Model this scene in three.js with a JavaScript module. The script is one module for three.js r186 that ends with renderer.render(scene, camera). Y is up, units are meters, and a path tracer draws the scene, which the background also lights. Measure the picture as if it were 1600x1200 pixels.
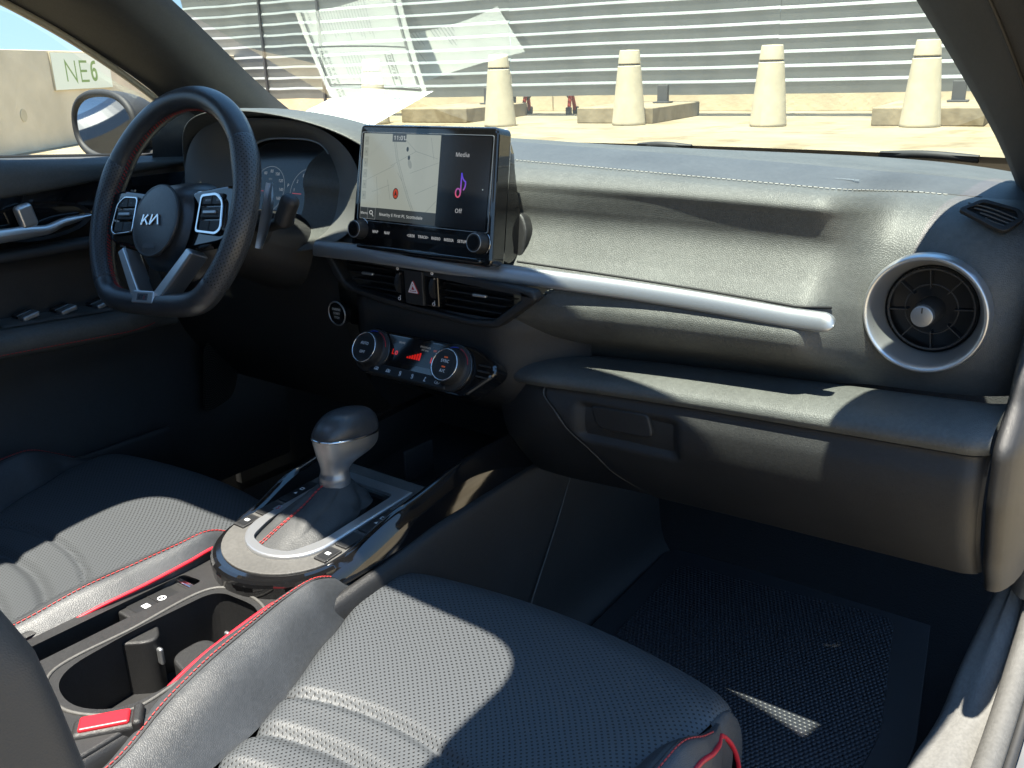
import * as THREE from 'three';
import { mergeGeometries } from 'three/addons/utils/BufferGeometryUtils.js';
import { RoundedBoxGeometry } from 'three/addons/geometries/RoundedBoxGeometry.js';

// ---------------------------------------------------------------- camera, sky, sun, exposure
const scene = new THREE.Scene();
const R = Math.PI / 180;
const camera = new THREE.PerspectiveCamera(44.96, 4 / 3, 0.02, 400);
{
  const yaw = 38 * R, pitch = 19 * R, roll = 1.7 * R;
  camera.position.set(0.89, 1.14, 0.775);
  const f = new THREE.Vector3(-Math.sin(yaw) * Math.cos(pitch), -Math.sin(pitch), -Math.cos(yaw) * Math.cos(pitch));
  const r0 = new THREE.Vector3(Math.cos(yaw), 0, -Math.sin(yaw));
  const u0 = r0.clone().cross(f);
  const r = r0.clone().multiplyScalar(Math.cos(roll)).addScaledVector(u0, -Math.sin(roll));
  const u = r0.clone().multiplyScalar(Math.sin(roll)).addScaledVector(u0, Math.cos(roll));
  camera.quaternion.setFromRotationMatrix(new THREE.Matrix4().makeBasis(r, u, f.clone().negate()));
  camera.updateMatrixWorld();
}
scene.add(camera);
const SUN = new THREE.Vector3(0.015, 1, 0.25).normalize();
{
  const w = 256, h = 128, d = new Float32Array(w * h * 4);
  for (let j = 0; j < h; j++) {
    const el = ((j + 0.5) / h - 0.5) * Math.PI;             // row 0 is the nadir
    for (let i = 0; i < w; i++) {
      const k = Math.max(0, Math.sin(el)), t = Math.pow(k, 0.42);
      const az = ((i + 0.5) / w - 0.5) * 2 * Math.PI;
      const dx = Math.cos(el) * Math.cos(az), dz = Math.cos(el) * Math.sin(az);
      const cs = Math.max(0, dx * SUN.x + Math.sin(el) * SUN.y + dz * SUN.z);
      const glow = 0.25 * Math.pow(cs, 24);
      const o = (j * w + i) * 4;
      d[o] = 0.2 + (0.075 - 0.2) * t + glow; d[o + 1] = 0.28 + (0.185 - 0.28) * t + glow; d[o + 2] = 0.32 + (0.41 - 0.32) * t + glow * 0.9; d[o + 3] = 1;
    }
  }
  const sky = new THREE.DataTexture(d, w, h, THREE.RGBAFormat, THREE.FloatType);
  sky.mapping = THREE.EquirectangularReflectionMapping; sky.magFilter = THREE.LinearFilter; sky.minFilter = THREE.LinearFilter; sky.needsUpdate = true;
  scene.background = sky; scene.environment = sky; scene.backgroundIntensity = 1; scene.environmentIntensity = 1;
}
const sun = new THREE.DirectionalLight(new THREE.Color(1, 0.94, 0.82), 5);
sun.position.copy(SUN).multiplyScalar(30); sun.castShadow = true; sun.shadow.radius = 1.2;
sun.shadow.mapSize.set(4096, 4096);
Object.assign(sun.shadow.camera, { left: -18, right: 8, top: 22, bottom: -8, near: 1, far: 70 });
scene.add(sun, sun.target);
const renderer = new THREE.WebGLRenderer({ antialias: true });
renderer.toneMapping = THREE.LinearToneMapping;
renderer.toneMappingExposure = 3.9;
renderer.shadowMap.enabled = true;

// ---------------------------------------------------------------- helpers
let seed = 7;
const rnd = () => { seed = (seed * 1664525 + 1013904223) >>> 0; return seed / 4294967296; };
const clamp = (x, a = 0, b = 1) => Math.min(b, Math.max(a, x));
const sst = (a, b, x) => { const t = clamp((x - a) / (b - a)); return t * t * (3 - 2 * t); };
const mix = (a, b, t) => a + (b - a) * t;
const V = (x, y, z) => new THREE.Vector3(x, y, z);
function pl(table, x) {                                      // smooth table lookup, [[x, y], ...] ascending
  if (x <= table[0][0]) return table[0][1];
  for (let i = 1; i < table.length; i++) if (x <= table[i][0]) { const t = (x - table[i - 1][0]) / (table[i][0] - table[i - 1][0]); return mix(table[i - 1][1], table[i][1], t * t * (3 - 2 * t) * 0.5 + t * 0.5); }
  return table[table.length - 1][1];
}
function crom(P, t) {                                        // Catmull-Rom through arrays of numbers
  const n = P.length - 1, s = clamp(t) * n, i = Math.min(n - 1, Math.floor(s)), f = s - i;
  const a = P[Math.max(0, i - 1)], b = P[i], c = P[i + 1], d = P[Math.min(n, i + 2)];
  return b.map((_, k) => 0.5 * (2 * b[k] + (c[k] - a[k]) * f + (2 * a[k] - 5 * b[k] + 4 * c[k] - d[k]) * f * f + (3 * b[k] - a[k] - 3 * c[k] + d[k]) * f * f * f));
}
function grid(nu, nv, fn) {                                  // a sheet fn(u, v) -> [x, y, z], uv in metres
  const pos = new Float32Array((nu + 1) * (nv + 1) * 3), uv = new Float32Array((nu + 1) * (nv + 1) * 2), idx = [];
  for (let j = 0; j <= nv; j++) for (let i = 0; i <= nu; i++) { const p = fn(i / nu, j / nv), o = j * (nu + 1) + i; pos[o * 3] = p[0]; pos[o * 3 + 1] = p[1]; pos[o * 3 + 2] = p[2]; }
  const D = (a, b) => Math.hypot(pos[a * 3] - pos[b * 3], pos[a * 3 + 1] - pos[b * 3 + 1], pos[a * 3 + 2] - pos[b * 3 + 2]);
  const mi = nu >> 1, mj = nv >> 1;
  for (let j = 0; j <= nv; j++) for (let i = 0; i <= nu; i++) {
    const o = j * (nu + 1) + i;
    uv[o * 2] = i ? uv[(o - 1) * 2] + D(mj * (nu + 1) + i, mj * (nu + 1) + i - 1) : 0;
    uv[o * 2 + 1] = j ? uv[(o - nu - 1) * 2 + 1] + D(j * (nu + 1) + mi, (j - 1) * (nu + 1) + mi) : 0;
  }
  for (let j = 0; j < nv; j++) for (let i = 0; i < nu; i++) { const a = j * (nu + 1) + i, b = a + 1, c = a + nu + 1, e = c + 1; idx.push(a, b, e, a, e, c); }
  const g = new THREE.BufferGeometry();
  g.setAttribute('position', new THREE.BufferAttribute(pos, 3)); g.setAttribute('uv', new THREE.BufferAttribute(uv, 2)); g.setIndex(idx);
  g.computeVertexNormals(); g.userData.uv = true; return g;
}
function boxUV(g0) {
  const g = g0.index ? g0.toNonIndexed() : g0, p = g.attributes.position, uv = new Float32Array(p.count * 2);
  const a = V(), b = V(), c = V(), n = V();
  for (let i = 0; i < p.count; i += 3) {
    a.fromBufferAttribute(p, i); b.fromBufferAttribute(p, i + 1); c.fromBufferAttribute(p, i + 2);
    n.copy(b).sub(a).cross(c.clone().sub(a)); const ax = Math.abs(n.x), ay = Math.abs(n.y), az = Math.abs(n.z);
    [a, b, c].forEach((q, k) => { const [s, t] = ax > ay && ax > az ? [q.z, q.y] : ay > az ? [q.x, q.z] : [q.x, q.y]; uv[(i + k) * 2] = s; uv[(i + k) * 2 + 1] = t; });
  }
  g.setAttribute('uv', new THREE.BufferAttribute(uv, 2)); g.userData.uv = true; return g;
}
const taken = {};
function numbered(n) { taken[n] = (taken[n] ?? -1) + 1; return taken[n] ? `${n}_${String(taken[n]).padStart(3, '0')}` : n; }
function mesh(name, geo, mat, parent) {
  if (Array.isArray(geo)) geo = merge(geo);
  if (!geo.userData.uv) geo = boxUV(geo);
  const m = new THREE.Mesh(geo, mat); m.name = name; m.castShadow = m.receiveShadow = true;
  if (parent) parent.add(m);
  return m;
}
function merge(list) {
  const gs = list.map((g) => { const q = g.userData.uv ? (g.index ? g.toNonIndexed() : g) : boxUV(g); const r = new THREE.BufferGeometry(); for (const k of ['position', 'normal', 'uv']) r.setAttribute(k, q.attributes[k]); return r; });
  const g = mergeGeometries(gs); g.userData.uv = true; return g;
}
function tag(o, label, category, group, kind) { Object.assign(o.userData, { label, category }); if (group) o.userData.group = group; if (kind) o.userData.kind = kind; return o; }
function thing(name, label, category, pos = [0, 0, 0], rot = [0, 0, 0], group) {
  const o = new THREE.Group(); o.name = numbered(name); o.position.set(...pos); o.rotation.set(...rot); scene.add(o); return tag(o, label, category, group);
}
function structure(name, geo, mat, label) { const m = mesh(numbered(name), geo, mat, scene); m.userData.kind = 'structure'; m.userData.label = label; m.userData.category = name; return m; }
const mv = (g, x, y, z) => { g.translate(x, y, z); return g; };
const rt = (g, x = 0, y = 0, z = 0) => { g.applyMatrix4(new THREE.Matrix4().makeRotationFromEuler(new THREE.Euler(x, y, z))); return g; };
const box = (w, h, d, x = 0, y = 0, z = 0) => mv(new THREE.BoxGeometry(w, h, d), x, y, z);
const rbox = (w, h, d, r, x = 0, y = 0, z = 0) => mv(new RoundedBoxGeometry(w, h, d, 3, Math.min(r, w / 2.01, h / 2.01, d / 2.01)), x, y, z);
const cyl = (r0, r1, h, n = 40) => new THREE.CylinderGeometry(r0, r1, h, n);
const cylZ = (r0, r1, h, x, y, z, n = 48) => mv(rt(cyl(r0, r1, h, n), Math.PI / 2), x, y, z);   // r0 faces +z
const tubeOf = (pts, r, n = 60, k = 10, closed = false) => new THREE.TubeGeometry(new THREE.CatmullRomCurve3(pts.map((p) => V(...p)), closed, 'centripetal'), n, r, k, closed);
function ringZ(r, t, x, y, z, n = 72) { return mv(new THREE.TorusGeometry(r, t, 12, n), x, y, z); }
function latheZ(pts, x, y, z, n = 72) { return mv(rt(new THREE.LatheGeometry(pts.map((p) => new THREE.Vector2(p[0], p[1])), n), Math.PI / 2), x, y, z); } // [radius, towards +z]
function shapeOf(pts, r = 0) {                              // polygon with rounded corners
  const s = new THREE.Shape(), n = pts.length;
  for (let i = 0; i < n; i++) {
    const p = pts[(i + n - 1) % n], q = pts[i], w = pts[(i + 1) % n], rr = q[2] ?? r;
    const lp = Math.hypot(p[0] - q[0], p[1] - q[1]), lw = Math.hypot(w[0] - q[0], w[1] - q[1]), a = Math.min(rr, lp / 2.05), b = Math.min(rr, lw / 2.05);
    const A = [q[0] + (p[0] - q[0]) * a / lp, q[1] + (p[1] - q[1]) * a / lp], B = [q[0] + (w[0] - q[0]) * b / lw, q[1] + (w[1] - q[1]) * b / lw];
    if (i) s.lineTo(...A); else s.moveTo(...A);
    if (rr) s.quadraticCurveTo(q[0], q[1], ...B);
  }
  s.closePath(); return s;
}
function ext(shape, depth, bevel = 0, seg = 10) {            // extruded towards +z, starting at z = 0, bevel inside the depth
  const g = new THREE.ExtrudeGeometry(shape, { depth: Math.max(1e-4, depth - 2 * bevel), bevelEnabled: bevel > 0, bevelThickness: bevel, bevelSize: bevel, bevelOffset: -bevel, bevelSegments: 3, curveSegments: seg });
  return bevel ? mv(g, 0, 0, bevel) : g;
}
const flat = (g) => rt(g, -Math.PI / 2);                     // xy shape -> lies in the xz plane; shape y becomes -z, extrusion goes up
function stitchLine(pts, len, gap, r, closed) {              // one thread: short dashes along a curve
  const c = new THREE.CatmullRomCurve3(pts.map((p) => V(...p)), !!closed, 'centripetal'), L = c.getLength(), n = Math.floor(L / (len + gap)), out = [];
  const c0 = cyl(r, r, len, 5);
  for (let i = 0; i < n; i++) { const t = (i + 0.5) / n, p = c.getPointAt(t), d = c.getTangentAt(t); const g = c0.clone(); g.applyQuaternion(new THREE.Quaternion().setFromUnitVectors(V(0, 1, 0), d)); g.translate(p.x, p.y, p.z); out.push(g); }
  return merge(out);
}

// ---------------------------------------------------------------- textures
function tex(w, h, fn, srgb, tile) {
  const d = new Uint8Array(w * h * 4);
  for (let j = 0; j < h; j++) for (let i = 0; i < w; i++) { const c = fn(i / w, j / h), o = (j * w + i) * 4; if (typeof c === 'number') { d[o] = d[o + 1] = d[o + 2] = clamp(c) * 255; } else { d[o] = clamp(c[0]) * 255; d[o + 1] = clamp(c[1]) * 255; d[o + 2] = clamp(c[2]) * 255; } d[o + 3] = 255; }
  const t = new THREE.DataTexture(d, w, h, THREE.RGBAFormat); t.wrapS = t.wrapT = THREE.RepeatWrapping; t.magFilter = THREE.LinearFilter; t.minFilter = THREE.LinearMipmapLinearFilter; t.generateMipmaps = true;
  if (srgb) t.colorSpace = THREE.SRGBColorSpace; if (tile) t.repeat.set(1 / tile, 1 / tile); t.needsUpdate = true; return t;
}
function hash(x, y, s) { let h = (x * 374761393 + y * 668265263 + s * 2147483647) | 0; h = Math.imul(h ^ (h >>> 13), 1274126177); return ((h ^ (h >>> 16)) >>> 0) / 4294967296; }
function vnoise(u, v, n, s) { const x = u * n, y = v * n, i = Math.floor(x), j = Math.floor(y), f = x - i, g = y - j, a = f * f * (3 - 2 * f), b = g * g * (3 - 2 * g), q = (p, r) => hash(((p % n) + n) % n, ((r % n) + n) % n, s); return mix(mix(q(i, j), q(i + 1, j), a), mix(q(i, j + 1), q(i + 1, j + 1), a), b); }
function fbm(u, v, n, s, o = 4) { let a = 0, w = 0.5; for (let k = 0; k < o; k++) { a += w * vnoise(u, v, n << k, s + k); w *= 0.5; } return a / (1 - Math.pow(0.5, o)); }
function worley(u, v, n, s) { const x = u * n, y = v * n, i = Math.floor(x), j = Math.floor(y); let a = 9, b = 9; for (let q = -1; q < 2; q++) for (let p = -1; p < 2; p++) { const ci = ((i + p) % n + n) % n, cj = ((j + q) % n + n) % n, dx = i + p + hash(ci, cj, s) - x, dy = j + q + hash(ci, cj, s + 9) - y, d = Math.hypot(dx, dy); if (d < a) { b = a; a = d; } else if (d < b) b = d; } return [a, b]; }
const tGrain = tex(512, 512, (u, v) => { const [a, b] = worley(u + 0.01 * fbm(u, v, 8, 3), v, 26, 1); return 0.15 + 0.75 * sst(0, 0.42, b - a) - 0.15 * a + 0.12 * fbm(u, v, 64, 5, 2); }, false, 0.056);
const tFine = tex(256, 256, (u, v) => { const [a, b] = worley(u, v, 40, 4); return 0.2 + 0.6 * sst(0, 0.5, b - a) + 0.2 * vnoise(u, v, 64, 8); }, false, 0.05);
const NP = 8;
const holeAt = (u, v) => { let m = 9; const p = 1 / NP; for (let j = -1; j <= 2 * NP + 1; j++) { const y = j * p / 2; if (Math.abs(v - y) > p) continue; const x0 = (j & 1) ? p / 2 : 0, k = Math.round((u - x0) / p); m = Math.min(m, Math.hypot(u - x0 - k * p, (v - y))); } return m / p; };
const tPerfB = tex(512, 512, (u, v) => { const h = holeAt(u, v), [a, b] = worley(u, v, 28, 11); return (0.6 + 0.14 * sst(0, 0.5, b - a) + 0.04 * vnoise(u, v, 64, 2)) * sst(0.11, 0.22, h); }, false, 0.058);
const tPerfC = tex(512, 512, (u, v) => { const h = holeAt(u, v), k = sst(0.12, 0.18, h); return [mix(0.04, 1, k), mix(0.04, 1, k), mix(0.04, 1, k)]; }, true, 0.058);
const tMat = tex(256, 256, (u, v) => { const n = 8, x = u * n, y = v * n * 1, i = Math.floor(y), xx = x + (i & 1) * 0.5, fx = xx - Math.floor(xx), fy = y - i; return 0.15 + 0.85 * Math.pow(Math.sin(Math.PI * fx), 1.2) * Math.pow(Math.sin(Math.PI * fy), 0.7); }, false, 0.056);
const tCarpet = tex(256, 256, (u, v) => fbm(u, v, 48, 21, 3), false, 0.06);
const tSpot = tex(512, 512, (u, v) => { const a = fbm(u, v, 6, 31, 5); return 0.9 + 0.16 * (a - 0.5) + 0.1 * (vnoise(u, v, 128, 7) - 0.5); }, true, 0.35);
const tConc = tex(1024, 1024, (u, v) => { const a = fbm(u, v, 5, 41, 6), b = fbm(u, v, 16, 51, 4), st = sst(0.62, 0.78, fbm(u, v * 0.5, 9, 61, 4)); const k = 0.84 + 0.22 * (a - 0.5) + 0.14 * (b - 0.5) - 0.1 * st; return [k, k * (0.985 - 0.02 * st), k * (0.955 - 0.05 * st)]; }, true, 4);
const tConcB = tex(512, 512, (u, v) => fbm(u, v, 24, 71, 5), false, 2);
const tSmudge = tex(512, 512, (u, v) => 0.55 + 0.6 * (fbm(u, v, 7, 81, 5) - 0.5) + 0.25 * (vnoise(u, v, 90, 3) - 0.5), false, 0.25);
const tSlat = tex(256, 256, (u, v) => 0.92 + 0.16 * (fbm(u, v, 6, 91, 5) - 0.5), true, 3.1);
const tBrush = tex(256, 256, (u, v) => 0.5 + 0.5 * (vnoise(u * 0.1, v, 128, 5) - 0.5) + 0.2 * (fbm(u, v, 16, 6) - 0.5), false, 0.03);

// ---------------------------------------------------------------- materials
const lin = (r, g, b) => new THREE.Color().setRGB(r, g, b);
const std = (c, rough, o = {}) => new THREE.MeshPhysicalMaterial({ color: c, roughness: rough, metalness: 0, ...o });
const M = {
  leather: std(lin(0.046, 0.05, 0.055), 0.47, { bumpMap: tGrain, bumpScale: 0.00018, map: tSpot }),
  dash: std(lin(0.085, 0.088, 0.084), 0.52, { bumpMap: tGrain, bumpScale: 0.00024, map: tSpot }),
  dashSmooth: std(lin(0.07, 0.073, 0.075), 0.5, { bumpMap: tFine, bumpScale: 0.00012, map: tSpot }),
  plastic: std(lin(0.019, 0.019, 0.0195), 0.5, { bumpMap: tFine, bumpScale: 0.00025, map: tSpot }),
  plasticGrey: std(lin(0.09, 0.088, 0.083), 0.55, { bumpMap: tFine, bumpScale: 0.0002, map: tSpot }),
  clusterGrey: std(lin(0.1, 0.1, 0.097), 0.45, { bumpMap: tFine, bumpScale: 0.0001 }),
  matte: std(lin(0.008, 0.008, 0.0085), 0.6),
  gloss: std(lin(0.006, 0.006, 0.0065), 0.1, { clearcoat: 0.6, clearcoatRoughness: 0.05, roughnessMap: tSmudge }),
  lens: std(lin(0.008, 0.008, 0.009), 0.13),
  leatherFine: std(lin(0.03, 0.032, 0.035), 0.5, { bumpMap: tFine, bumpScale: 0.00008 }),
  boot: std(lin(0.04, 0.042, 0.043), 0.58, { bumpMap: tGrain, bumpScale: 0.00025 }),
  beadSeal: std(lin(0.3, 0.26, 0.19), 0.35),
  perf: std(lin(0.052, 0.057, 0.062), 0.48, { bumpMap: tPerfB, bumpScale: 0.00022, map: tPerfC }),
  rimLeather: std(lin(0.05, 0.053, 0.057), 0.28, { bumpMap: tFine, bumpScale: 0.00012, map: tSpot }),
  rimPerf: std(lin(0.05, 0.053, 0.057), 0.33, { bumpMap: tPerfB.clone(), bumpScale: 0.0004, map: tPerfC.clone() }),
  silver: std(lin(0.55, 0.56, 0.57), 0.34, { metalness: 0.85, roughnessMap: null }),
  satin: std(lin(0.36, 0.37, 0.38), 0.4, { metalness: 0.85, bumpMap: tBrush, bumpScale: 0.00003 }),
  chrome: std(lin(0.7, 0.71, 0.72), 0.16, { metalness: 1 }),
  red: std(lin(0.5, 0.012, 0.025), 0.45),
  thread: std(lin(0.36, 0.03, 0.03), 0.7),
  greyThread: std(lin(0.3, 0.3, 0.29), 0.7),
  redPlastic: std(lin(0.36, 0.012, 0.02), 0.4),
  carpet: std(lin(0.012, 0.012, 0.0125), 0.95, { bumpMap: tCarpet, bumpScale: 0.0015 }),
  mat: std(lin(0.024, 0.026, 0.032), 0.42, { bumpMap: tMat, bumpScale: 0.0016 }),
  matEdge: std(lin(0.024, 0.026, 0.03), 0.5, { bumpMap: tFine, bumpScale: 0.0002 }),
  rubber: std(lin(0.02, 0.02, 0.02), 0.65, { map: tSpot }),
  pillar: std(lin(0.027, 0.0265, 0.027), 0.7, { bumpMap: tFine, bumpScale: 0.0002, map: tSpot }),
  liner: std(lin(0.1, 0.098, 0.095), 0.9, { bumpMap: tCarpet, bumpScale: 0.0006 }),
  paint: std(lin(0.16, 0.165, 0.17), 0.35, { metalness: 0.4, clearcoat: 1, clearcoatRoughness: 0.04 }),
  sill: std(lin(0.16, 0.158, 0.15), 0.6, { bumpMap: tFine, bumpScale: 0.0003, map: tSpot }),
  seal: std(lin(0.1, 0.098, 0.092), 0.65, { bumpMap: tFine, bumpScale: 0.0003, map: tSpot }),
  glass: std(lin(0.87, 0.95, 0.9), 0, { transmission: 1, thickness: 0, ior: 1.5 }),
  sideGlass: std(lin(0.9, 0.95, 0.92), 0, { transmission: 1, thickness: 0, ior: 1.5 }),
  mirror: std(lin(0.75, 0.77, 0.8), 0.02, { metalness: 1 }),
  concrete: std(lin(0.4, 0.335, 0.225), 0.9, { map: tConc, bumpMap: tConcB, bumpScale: 0.006 }),
  wallConcrete: std(lin(0.72, 0.62, 0.45), 0.9, { map: tSlat, bumpMap: tConcB, bumpScale: 0.006 }),
  bollard: std(lin(0.6, 0.52, 0.36), 0.85, { map: tConc, bumpMap: tConcB, bumpScale: 0.003 }),
  slat: std(lin(0.27, 0.285, 0.275), 0.55, { metalness: 0.1, map: tSlat }),
  steelDark: std(lin(0.06, 0.06, 0.06), 0.6),
  redSteel: std(lin(0.5, 0.06, 0.03), 0.55),
};
M.bollard.map = tSlat.clone(); M.bollard.map.repeat.set(1 / 1.3, 1 / 1.3); M.bollard.map.needsUpdate = true;
M.rimPerf.map.repeat.set(1 / 0.05, 1 / 0.05); M.rimPerf.bumpMap.repeat.set(1 / 0.05, 1 / 0.05);
function canvasMat(w, h, draw, o = {}) {
  const c = document.createElement('canvas'); c.width = w; c.height = h; const x = c.getContext('2d'); draw(x, w, h);
  const t = new THREE.CanvasTexture(c); t.colorSpace = THREE.SRGBColorSpace; t.anisotropy = 8;
  const { glow, ...rest } = o;
  return glow ? std(lin(0.006, 0.006, 0.007), 0.12, { emissive: lin(1, 1, 1), emissiveMap: t, emissiveIntensity: glow, ...rest }) : std(lin(1, 1, 1), 0.5, { map: t, ...rest });
}
function plane(w, h, x = 0, y = 0, z = 0) { const g = mv(new THREE.PlaneGeometry(w, h), x, y, z); g.userData.uv = true; return g; }

// ---------------------------------------------------------------- the parking deck outside
structure('ground', grid(60, 60, (u, v) => [mix(-90, 60, u), 0, mix(-110, 60, v)]), M.concrete, 'sunlit pale tan concrete parking deck floor');
{ // wall with the bay sign, seen through the driver's window
  const w = thing('concrete_wall', 'low tan concrete parapet wall beyond the driver side window', 'wall', [-14.67, 0, -6.519], [0, 125.85 * R, 0]);
  for (let i = 0; i < 4; i++) mesh('panel', rbox(5.98, 1.585, 0.25, 0.012, -9 + i * 6 + 3, 0.7925, -0.125), M.wallConcrete, w);
  mesh('patch_plug', cylZ(0.1, 0.1, 0.02, 0.33, 0.58, 0.0, 28), M.bollard, w);
  const s = thing('parking_sign', 'white rectangular bay sign with green NE6 lettering on tan wall', 'sign', [-14.67, 0, -6.519], [0, 125.85 * R, 0]);
  const art = canvasMat(1024, 300, (x, W, H) => {
    x.fillStyle = '#e9ecd9'; x.fillRect(0, 0, W, H); x.fillStyle = '#86a05c'; x.strokeStyle = '#86a05c'; x.lineWidth = 20; x.lineJoin = 'miter';
    x.beginPath(); x.moveTo(215, 235); x.lineTo(215, 70); x.lineTo(375, 235); x.lineTo(375, 62); x.stroke();
    x.beginPath(); x.moveTo(590, 70); x.lineTo(460, 70); x.lineTo(460, 235); x.lineTo(595, 235); x.moveTo(460, 150); x.lineTo(575, 150); x.stroke();
    x.font = 'bold 245px sans-serif'; x.fillText('6', 632, 238);
  }, { roughness: 0.7 });
  mesh('backing', rbox(2.26, 0.63, 0.03, 0.006, 2.6, 1.245, 0.019), M.bollard, s);
  mesh('sign_face', plane(2.24, 0.61, 2.6, 1.245, 0.037), art, s);
}
const FX = (s, off = 0) => [-10.8 + 0.9923 * s - 0.124 * off * 0, 0, -17.3 - 0.124 * s - off];
{ // louvred screen fence
  const f = thing('louver_fence', 'tall grey metal louver screen with horizontal slats behind the bollards', 'fence', [-10.8, 0, -17.3], [0, 7.12 * R, 0]);
  const prof = [[-0.012, -0.02], [0.026, 0.18], [0.036, 0.205], [0.034, 0.216], [0.002, 0.268]];
  const spans = [[-12.6, -9.605], [-9.6, -7.605], [-7.6, -2.005], [-2.0, 4.095], [4.1, 12]];
  const geo = spans.map(([a, b]) => {
    const bow = (t) => 0.006 * Math.sin(t * 9 + a);
    return grid(24, 8, (u, v) => { const q = v * 4, i = Math.min(3, Math.floor(q)), k = q - i; return [mix(a, b, u), mix(prof[i][1], prof[i + 1][1], k) + bow(u), mix(prof[i][0], prof[i + 1][0], k)]; });
  });
  for (let k = 0; k < 15; k++) spans.forEach((sp, i) => { const m = mesh('slat', geo[i], M.slat, f); m.position.set(i ? 0.01 * (hash(k, i, 3) - 0.5) : 0.25 * (hash(k, 5, 2) - 0.5), 0.46 + k * 0.268 + 0.008 * (hash(k, i, 8) - 0.5), 0); });
  for (const s of [-9.6, -7.6, -2.0, 4.1, 11.9]) mesh('post', rbox(0.06, 4.6, 0.07, 0.008, s, 2.3, s < -7 ? 0.06 : -0.1), M.steelDark, f);
  const par = thing('parapet_wall', 'low concrete parapet showing in the gap under the louver fence', 'wall', [-10.8, 0, -17.3], [0, 7.12 * R, 0]);
  for (let i = 0; i < 5; i++) mesh('panel', rbox(5.48, 0.95, 0.2, 0.01, -13 + i * 5.5 + 2.7, 0.475, -2.2), M.wallConcrete, par);
}
{ // five tapered concrete bollards
  const spots = [[-14.2, -14.0, 'tapered concrete bollard behind the driver end of the dash, veiled by the sheet reflections'], [-10.8, -14.06, 'tapered concrete bollard beside the red legged trestle'], [-8.42, -14.95, 'tapered concrete bollard centred over the glovebox side of the dash, middle of five'], [-5.77, -15.19, 'tapered concrete bollard standing alone, second from the right windscreen pillar'], [-3.36, -15.58, 'tapered concrete bollard nearest the right windscreen pillar']];
  const lower = new THREE.LatheGeometry([[0.0, 0], [0.3, 0], [0.315, 0.015], [0.312, 0.05], [0.215, 1.04], [0.207, 1.055], [0.0, 1.055]].map((p) => new THREE.Vector2(...p)), 40);
  const neck = cyl(0.193, 0.196, 0.045, 32), cap = new THREE.LatheGeometry([[0, 1.085], [0.205, 1.085], [0.208, 1.1], [0.183, 1.31], [0.17, 1.325], [0, 1.33]].map((p) => new THREE.Vector2(...p)), 40);
  neck.translate(0, 1.07, 0);
  spots.forEach(([x, z, label], i) => {
    const b = thing('bollard', label, 'bollard', [x, 0.001, z], [0, i * 1.3, 0], 'concrete bollards in a row ahead of the car');
    mesh('shaft', lower.clone(), M.bollard, b); mesh('groove', neck.clone(), M.steelDark, b); mesh('cap', cap.clone(), M.bollard, b);
  });
}
{ // concrete footing blocks of the fence, and a trestle
  const blocks = [[-8.95, -15.6, 1.6, 'pale concrete footing block behind the middle bollard'], [-3.35, -16.1, 1.7, 'pale concrete footing block behind the rightmost bollard'], [-13.1, -15.0, 1.7, 'pale concrete footing block near the driver end of the fence']];
  for (const [x, z, w, label] of blocks) {
    const b = thing('footing_block', label, 'concrete block', [x, 0, z], [0, 7.12 * R, 0], 'concrete footing blocks of the fence');
    mesh('slab', rbox(w, 0.29, 2.6, 0.02, 0, 0.147, -0.9), M.concrete, b);
    mesh('bracket', [rbox(0.22, 0.36, 0.12, 0.01, 0.25, 0.47, -1.5), rbox(0.34, 0.03, 0.3, 0.005, 0.25, 0.31, -1.5)], M.steelDark, b);
  }
  const t = thing('trestle', 'red legged metal trestle standing behind the louver fence', 'trestle', [-12.35, 0, -17.9], [0, 7.12 * R, 0]);
  for (const s of [-1, 1]) {
    for (const k of [-1, 1]) { const l = mesh('leg', tubeOf([[s * 0.62 + k * 0.02, 0.03, k * 0.22], [s * 0.58, 0.62, 0]], 0.045, 8, 8), M.redSteel, t); mesh('foot', rbox(0.12, 0.16, 0.12, 0.02, s * 0.62 + k * 0.02, 0.085, k * 0.22), M.steelDark, l); }
    mesh('brace', tubeOf([[s * 0.58, 0.33, 0], [s * 0.4, 0.52, 0], [s * 0.2, 0.62, 0]], 0.035, 10, 8), M.steelDark, t);
  }
  mesh('beam', rbox(1.5, 0.12, 0.1, 0.01, 0, 0.66, 0), M.redSteel, t);
}

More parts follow.
